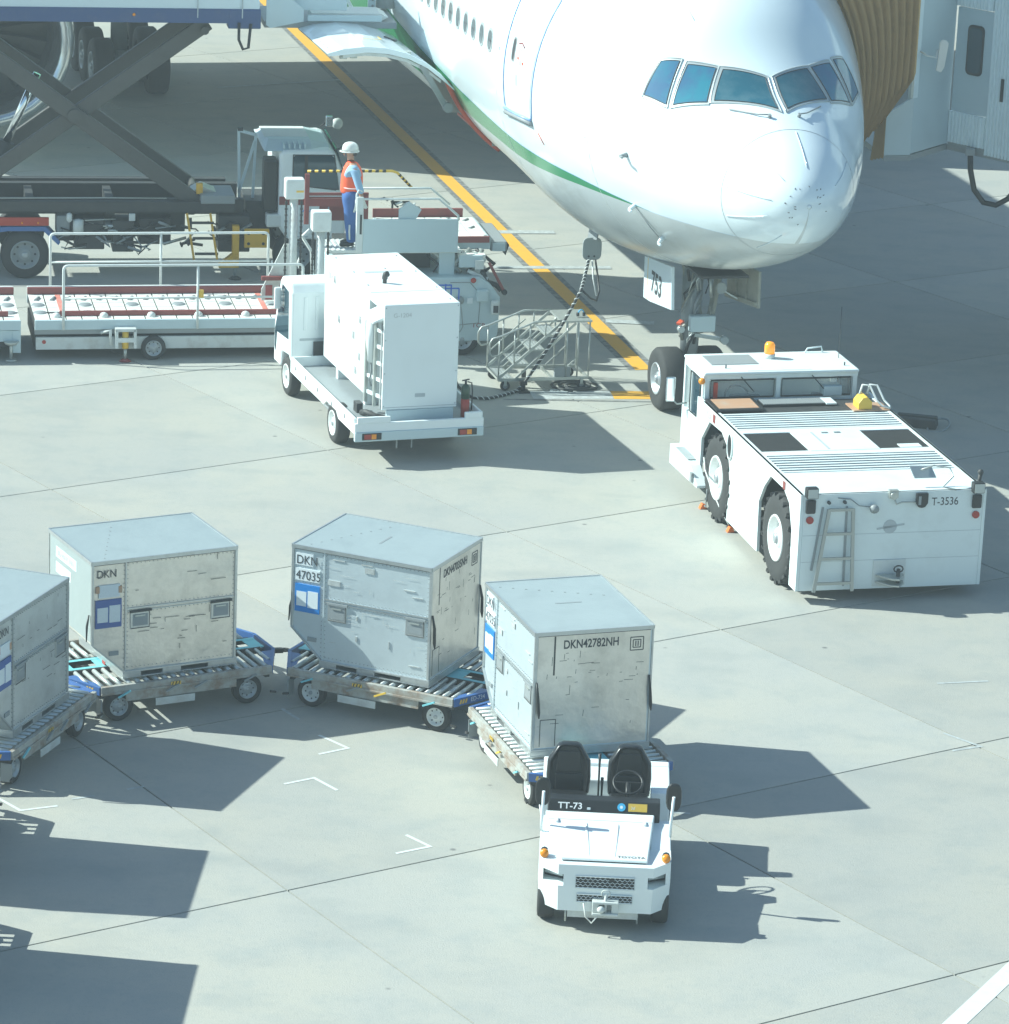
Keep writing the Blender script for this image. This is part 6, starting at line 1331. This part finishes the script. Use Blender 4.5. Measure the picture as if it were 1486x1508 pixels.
# ================================================================ high lift catering truck
Cc = thing('high_lift_truck', 'high lift truck with its white box body raised on dark scissor arms beside the airliner', 'truck', (-9.158, 70.164, 0), 10)
bxx = G().box(-5.2, 4.28, -.05, 2.35, 4.90, 7.4).obj('box_body', Cc, M("box_body_paint", (.66, .76, .79), .4, dirt=.1, dcol=(.5, .55, .56), dscale=1.5), .02)
G().box(-5.21, 4.30, -.065, 2.36, 4.90, 5.17).obj('base_frame', bxx, NAVY, .005); G().box(3.7, 4.31, -.07, .3, 4.80, 5.16).obj('corner_block', bxx, NAVY, .02)
for x in (3.12, 3.95): G().box(x, x + .02, -.075, -.05, 5.0, 7.4).obj('body_seam', bxx, SEAM)
g = G(); g.ball((1.95, -.07, 5.05), .03); g.obj('marker_lamp', bxx, AMBER)
G().tube([(3.9, -.08, 4.92), (3.9, -.09, 4.6), (3.98, -.09, 4.42), (4.08, -.09, 4.45), (4.12, -.08, 4.9)], .03, 6).obj('hanging_cable', bxx, BLACK)
for v in (.30, 1.85):
    o = .10 if v < 1 else -.10
    G().bar((-1.55, v, 4.86), (3.25, v, 1.42), .16, .32, up=(0, 1, 0)) if False else None
    a = G().bar((-1.5, v, 4.82), (3.22, v, 1.40), .30, .14, up=(0, 1, 0)).obj('scissor_arm', Cc, SCIS, .02)
    b = G().bar((-1.35, v + o, 1.45), (3.36, v + o, 4.84), .30, .12, up=(0, 1, 0)).obj('scissor_arm', Cc, SCIS, .02)
    G().cyl((.88, v - .12, 3.08), (.88, v + .22, 3.08), .13, n=14).obj('pivot_pin', Cc, SCIS)
for p in ((-1.4, 4.7), (3.3, 4.7), (-1.2, 1.5), (3.2, 1.5)): G().cyl((p[0], .25, p[1]), (p[0], 1.95, p[1]), .08, n=10).obj('cross_tube', Cc, SCIS)
cy = G().cyl((-.62, .9, 1.75), (-.35, .9, 2.45), .16, n=14).obj('lift_cylinder', Cc, SCIS); G().cyl((-.35, .9, 2.45), (.22, .9, 3.75), .075, n=12).obj('chrome_rod', cy, CHROME)
G().box(-4.8, 4.1, .35, .55, 1.18, 1.46).obj('chassis_rail', Cc, DARK); G().box(-4.8, 4.1, 1.75, 1.95, 1.18, 1.46).obj('chassis_rail', Cc, DARK)
G().box(-4.8, 3.9, .05, .2, 1.28, 1.48).obj('sub_frame', Cc, DARK, .01); G().box(-4.8, 3.9, 2.0, 2.2, 1.40, 1.50).obj('sub_frame', Cc, DARK)
for x in (-2.0, 0, 1.5, 3.0): G().box(x, x + .15, .2, 2.0, 1.2, 1.42).obj('cross_member', Cc, DARK)
G().tube([(-2.4, .0, 1.56), (-1.2, .0, 1.56), (-.4, 0, 1.56), (1.5, 0, 1.57), (2.6, 0, 1.56)], .012, 5).obj('edge_conduit', Cc, STEEL)
for x0, x1, z0, z1, mt in ((.9, 1.45, .55, 1.15, DARK), (1.6, 2.0, .5, 1.1, DARK), (2.1, 2.7, .65, 1.15, BLACK), (.55, .8, .8, 1.2, GREY), (3.6, 4.2, .5, 1.2, DARK), (1.45, 1.62, .9, 1.02, PWHITE)): G().box(x0, x1, .1, .7, z0, z1).obj('equipment_box', Cc, mt, .02)
G().box(1.9, 2.02, .0, .05, 1.12, 1.26).obj('white_socket', Cc, PWHITE, .01)
G().lathe([(-.12, .02), (-.10, .1), (.12, .1), (.14, .02)], (.95, .0, 1.02), (0, 0, 1), 12).obj('work_lamp', Cc, PWHITE); g = G(); g.lathe([(-.09, .02), (-.05, .055), (.06, .055), (.09, .02)], (.78, -.05, 1.2), (0, 0, 1), 10); g.obj('small_mirror', Cc, PWHITE)
for x0, x1, z0, z1 in ((.62, .95, .62, 1.18), (1.4, 1.66, .6, 1.18), (2.0, 2.15, .75, 1.18), (2.7, 3.0, .8, 1.18), (-3.9, -1.9, .5, 1.15), (4.15, 4.75, .85, 1.4)): G().box(x0, x1, .5, 1.6, z0, z1).obj('equipment_box', Cc, DARK, .02)
for i in range(46):
    x = random.uniform(.6, 4.0); z = random.uniform(.6, 1.1); g = G(); g.tube([(x, .08, z), (x + random.uniform(-.2, .3), .06, z + random.uniform(-.2, .1)), (x + random.uniform(.1, .5), .1, z + random.uniform(-.1, .15))], random.choice([.015, .03]), 5); g.obj('pipe', Cc, random.choice([STEEL, DARK, GREY, BLACK]))
G().box(-.52, .40, -.06, .0, 1.04, 1.20).obj('red_lamp_bar', Cc, REDC, .01)
for x in (-.1, .2): G().ball((x, -.07, 1.10), .02).obj('lamp_bulb', Cc, AMBER)
g = G(); g.prism([(-1.1, .55), (-.62, 1.0), (-.36, 1.02), (.34, 1.02), (.62, .72), (.58, .66), (.30, .93), (-.36, .93), (-.58, .90), (-1.05, .45)], 'y', -.04, .45); g.obj('mudguard', Cc, BLUE, .01)
for v, s_ in ((.16, -1), (2.1, 1)):
    wheel(Cc, (-.04, v, .46), (0, s_, 0), .46, .30, .58, GREY); wheel(Cc, (-1.3, v, .46), (0, s_, 0), .46, .30, .58, GREY); wheel(Cc, (5.1, v, .46), (0, s_, 0), .46, .28, .58, GREY)
# yellow ladder and stabiliser
for x in (2.98, 3.42): G().bar((x, -.12, 1.30), (x + .14, -.16, .42), .04, .05, up=(0, 1, 0)).obj('ladder_rail', Cc, YEL)
for z in (.5, .8, 1.1): G().box(3.02 + (1.3 - z) * .15, 3.46 + (1.3 - z) * .15, -.16, -.10, z, z + .04).obj('ladder_step', Cc, DARK)
st2 = G().box(3.85, 3.98, -.10, .05, .50, 1.05).obj('stabiliser', Cc, YEL, .01); G().box(4.08, 4.55, -.06, .02, .62, .98).obj('stabiliser_plate', st2, YEL, .01)
for x in (4.16, 4.44): 
    for z in (.70, .90): G().cyl((x, -.07, z), (x, -.06, z), .03, n=8).obj('plate_hole', st2, BLACK)
G().prism([(3.85, .50), (3.60, .30), (3.60, .24), (3.98, .24), (3.98, .50)], 'y', -.1, .05).obj('stabiliser_brace', st2, YEL); G().cyl((3.92, 0, .05), (3.92, 0, .3), .03, n=8).obj('stabiliser_leg', st2, GREY); G().cyl((3.92, 0, 0), (3.92, 0, .06), .13, .05, n=10).obj('stabiliser_foot', st2, DARK)
# cab: white with red band
cp_ = [(4.72, 1.02), (4.72, 2.42), (4.80, 2.48), (5.66, 2.50), (5.78, 2.46), (5.98, 1.95), (6.02, 1.15), (6.0, .75), (4.9, .75)]
cbm = G().prism(cp_, 'y', 0, 2.15).obj('cab', Cc, WHITE, .07, seg=4)
G().loops([[(x, .03, 2.46), (x, .5, z1), (x, 1.7, z1), (x, 2.12, 2.46)] for x, z1 in ((4.42, 2.52), (4.55, 2.60), (5.35, 2.60), (5.72, 2.52))], False).obj('roof_fairing', cbm, LBLUE, .05, seg=3); G().box(4.5, 5.35, .75, 1.7, 2.595, 2.607).obj('painted_lit_top', cbm, PWHITE, .004)  # white sheet paints in the sunlit top, grey fairing the shaded slope
for i in range(5): G().box(4.80 + i * .1, 4.83 + i * .1, .10, .45, 2.50, 2.585).obj('fairing_rib', cbm, LBLUE)
G().prism([(4.98, 1.82), (4.98, 2.36), (5.03, 2.40), (5.70, 2.40), (5.78, 2.34), (5.86, 1.76), (5.80, 1.72)], 'y', -.006, .005).obj('side_window', cbm, GLASSD)
G().box(5.2, 5.26, -.010, .0, 1.82, 2.38).obj('window_pillar', cbm, BLACK)
G().tube([(4.98, -.006, 1.82), (4.98, -.006, 2.40), (5.76, -.006, 2.40), (5.86, -.006, 1.74)], .015, 5, True).obj('window_seal', cbm, BLACK)
G().prism([(5.79, 2.5), (5.98, 1.97), (6.0, 1.97), (5.82, 2.5)], 'y', .12, 2.03).obj('windscreen', cbm, GLASSD)
G().box(4.73, 6.02, -.006, .002, 1.44, 1.60).obj('red_band', cbm, RED); G().box(5.50, 6.025, -.008, .0, 1.14, 1.44).obj('red_corner_band', cbm, RED)
g = G(); g.tube([(5.15, -.008, 1.28), (5.22, -.008, 1.35), (5.28, -.008, 1.29), (5.34, -.008, 1.34), (5.42, -.008, 1.27)], .014, 4); g.obj('squiggle_mark', cbm, LINEB)
G().box(4.96, 5.3, -.004, .001, .82, .83).obj('door_line', cbm, SEAM)
G().box(4.44, 4.70, .05, .45, 1.30, 2.30).obj('exhaust_stack', Cc, BLACK, .04); G().box(4.50, 4.80, .0, .3, 1.0, 1.25).obj('white_tank', Cc, PWHITE, .03)
g = G()
for a, b in (((4.02, 2.72), (4.06, 1.1)), ((4.35, 2.66), (4.30, 1.1)), ((4.04, 2.7), (4.35, 2.62)), ((4.04, 1.5), (4.33, 2.5))): g.bar((a[0], .8, a[1]), (b[0], .8, b[1]), .05, .06, up=(0, 1, 0))
g.obj('rear_guard_frame', Cc, LBLUE); G().box(4.0, 4.1, .76, .84, 2.70, 2.76).obj('guard_cap', Cc, BLACK)
G().box(3.25, 3.9, .0, .9, 1.45, 1.62).obj('step_tread', Cc, GREY, .02); G().prism([(3.1, 1.62), (3.3, 1.72), (3.45, 1.66), (3.95, 1.48), (3.4, 1.5)], 'y', .3, .8).obj('hinge_block', Cc, STEEL); G().box(3.18, 3.3, .2, .3, 1.6, 1.8).obj('yellow_hook', Cc, YEL)
for v in (-.18, 2.35):
    g = G(); g.tube([(5.75, v + (.15 if v < 0 else -.15), 2.5), (5.95, v, 2.62), (6.0, v, 2.5)], .014, 5); am_ = g.obj('mirror_arm', Cc, BLACK)
G().lathe([(0, .02), (.03, .10), (.10, .11), (.13, .03)], (6.0, 1.9, 2.62), (.5, -1, .2), 14).obj('round_mirror', Cc, PWHITE); G().box(5.78, 5.92, 1.6, 1.7, 2.62, 2.82).obj('mirror', Cc, CHROME, .02)
# front loading platform reaching to the service door
dpl = G().box(4.40, 6.9, .2, 1.9, 4.78, 4.90).obj('loading_platform', Cc, GREY, .01)
G().prism([(4.42, 4.86), (4.50, 4.80), (5.12, 4.93), (5.12, 5.16), (4.78, 5.45), (4.78, 7.2), (4.42, 7.2)], 'y', .05, .10).obj('side_shield', Cc, LBLUE)
G().box(4.85, 5.95, .2, .26, 5.12, 5.9).obj('platform_panel', Cc, LBLUE, .01); G().box(5.2, 6.6, .10, .16, 4.93, 5.04).obj('platform_rail', Cc, LBLUE, .01)
G().prism([(5.95, 5.05), (6.6, 5.05), (6.75, 4.98), (6.6, 4.90), (5.3, 4.90), (5.3, 5.05)], 'y', .3, 1.0).obj('platform_lip', Cc, PWHITE)
G().cyl((6.88, 1.6, 4.95), (6.88, 1.6, 6.6), .20, n=18).obj('bumper_roll', Cc, PWHITE); G().box(6.52, 6.66, 1.45, 1.6, 4.95, 6.4).obj('bumper_post', Cc, LBLUE, .01)
for i in range(6): G().cyl((6.60, 1.43, 5.0 + i * .12), (6.60, 1.45, 5.0 + i * .12), .025, n=8).obj('bolt', Cc, GREY)

# ================================================================ metal maintenance steps
S_ = thing('maintenance_steps', 'galvanised wheeled maintenance steps with tubular handrails beside the yellow line', 'steps', (-.202, 63.625, 0), 15)
SW = .80
fr = G()
for v in (0, SW): G().box(0, 1.60, v - .02, v + .02, .16, .21).obj('base_rail', S_, STEEL)
for x in (.0, .95, 1.58): G().box(x, x + .04, .021, SW - .021, .16, .20).obj('base_rail', S_, STEEL)
for i in range(4):
    x = .01 + .27 * i; z = .20 + .25 * i; t_ = G().box(x, x + .27, .03, SW - .03, z - .03, z).obj('tread', S_, STEEL, .004)
    for k in range(4): G().box(x + .02 + k * .06, x + .045 + k * .06, .05, SW - .05, z, z + .006).obj('tread_grip', t_, GREY)
G().box(1.08, 1.64, .0, SW, 1.17, 1.20).obj('platform', S_, STEEL, .005)
for v in (0, SW):
    rp = [(-.0, v, .62), (-.12, v, .60), (-.17, v, .66), (-.17, v, .84), (-.12, v, .92), (0, v, .95), (.62, v, 1.20), (1.10, v, 1.205)]
    G().tube(rp, .019, 8).obj('handrail', S_, STEEL)
    G().bar((0, v, .21), (1.10, v, 1.18), .03, .045).obj('stringer', S_, STEEL); G().bar((.28, v, .18), (1.35, v, 1.16), .025, .035).obj('stringer', S_, STEEL)
    G().bar((.02, v, .48), (.66, v, 1.05), .02, .02).obj('knee_rail', S_, STEEL)
    for x, z0, z1 in ((0, .2, .95), (.27, .45, 1.06), (.54, .70, 1.17), (.81, .95, 1.20), (1.20, .2, 1.18), (1.40, .2, 1.18), (1.60, .2, 1.18)):
        G().cyl((x, v, z0), (x, v, z1), .014, n=6).obj('upright', S_, STEEL)
for v in (.02, SW - .02): G().bar((1.05, v, .22), (1.40, v, .55), .02, .02).obj('brace', S_, STEEL)
G().box(1.0, 1.28, .0, .06, .20, .38).obj('ballast_box', S_, GREY)
for x, v, r_ in ((.12, 0, .085), (.10, SW, .085), (1.48, 0, .08), (1.48, SW, .08)):
    w_ = wheel(S_, (x, v - .02, r_), (0, -1, 0), r_, .05, .5, GREY); G().box(x - .025, x + .025, v - .05, v + .02, r_, .18).obj('castor_fork', w_, STEEL)
G().box(.45, .52, .1, .16, .02, .3).obj('jack_screw', S_, DARK); 
ed_ = thing('ear_defenders', 'blue and black ear defenders lying on the top of the metal steps', 'ear defenders', (0, 0, 0), 0)
ed_.matrix_world = Matrix.Translation((-.202, 63.625, 0)) @ Matrix.Rotation(R(15), 4, 'Z') @ Matrix.Translation((1.50, .22, 1.21))
G().tube([(.05 * math.cos(a), .03, .05 + .07 * math.sin(a)) for a in [i * math.pi / 8 for i in range(-1, 10)]], .012, 6).obj('headband', ed_, STICK)
for x in (-.06, .05): G().cyl((x - .02, .03, .04), (x + .02, .03, .04), .035, n=12).obj('ear_cup', ed_, BLACK)
hc = thing('hose_coil', 'flat dark hose coil lying on the apron at the foot of the metal steps', 'hose', (1.15, 64.05, 0), 0)
g = G(); g.tube([((.12 + .02 * a) * math.cos(a), (.10 + .015 * a) * math.sin(a), .03) for a in [i * .35 for i in range(50)]], .022, 6); g.obj('hose', hc, DARK)
np_ = G().prism([(-.16, -.08), (.14, -.09), (.18, .08), (-.14, .09)], 'z', .0, .012).obj('ground_plate', None, PWHITE); np_.location = (.85, 63.72, .003); tag(np_, 'small pale plate lettered N.S on the apron under the metal steps', 'plate')
t9 = text('N.S', .1, np_, MARK, (-.1, -.04, .0135), FLAT)
# ---------------------------------------------------------------- air: thin haze volume added to lift the blacks
g = G(); g.box(-620, 620, -80, 1220, -1.05, 19.2); hz = g.obj('haze', None, None); hz['kind'] = 'stuff'
hm_ = bpy.data.materials.new('haze_air'); hm_.use_nodes = True; nt = hm_.node_tree; nt.nodes.clear()
ou = nt.nodes.new('ShaderNodeOutputMaterial'); pv = nt.nodes.new('ShaderNodeVolumePrincipled')
pv.inputs['Color'].default_value = (.86, .97, 1.0, 1); pv.inputs['Density'].default_value = .0014; pv.inputs['Anisotropy'].default_value = 0
nt.links.new(pv.outputs[0], ou.inputs['Volume']); hz.data.materials.clear(); hz.data.materials.append(hm_)
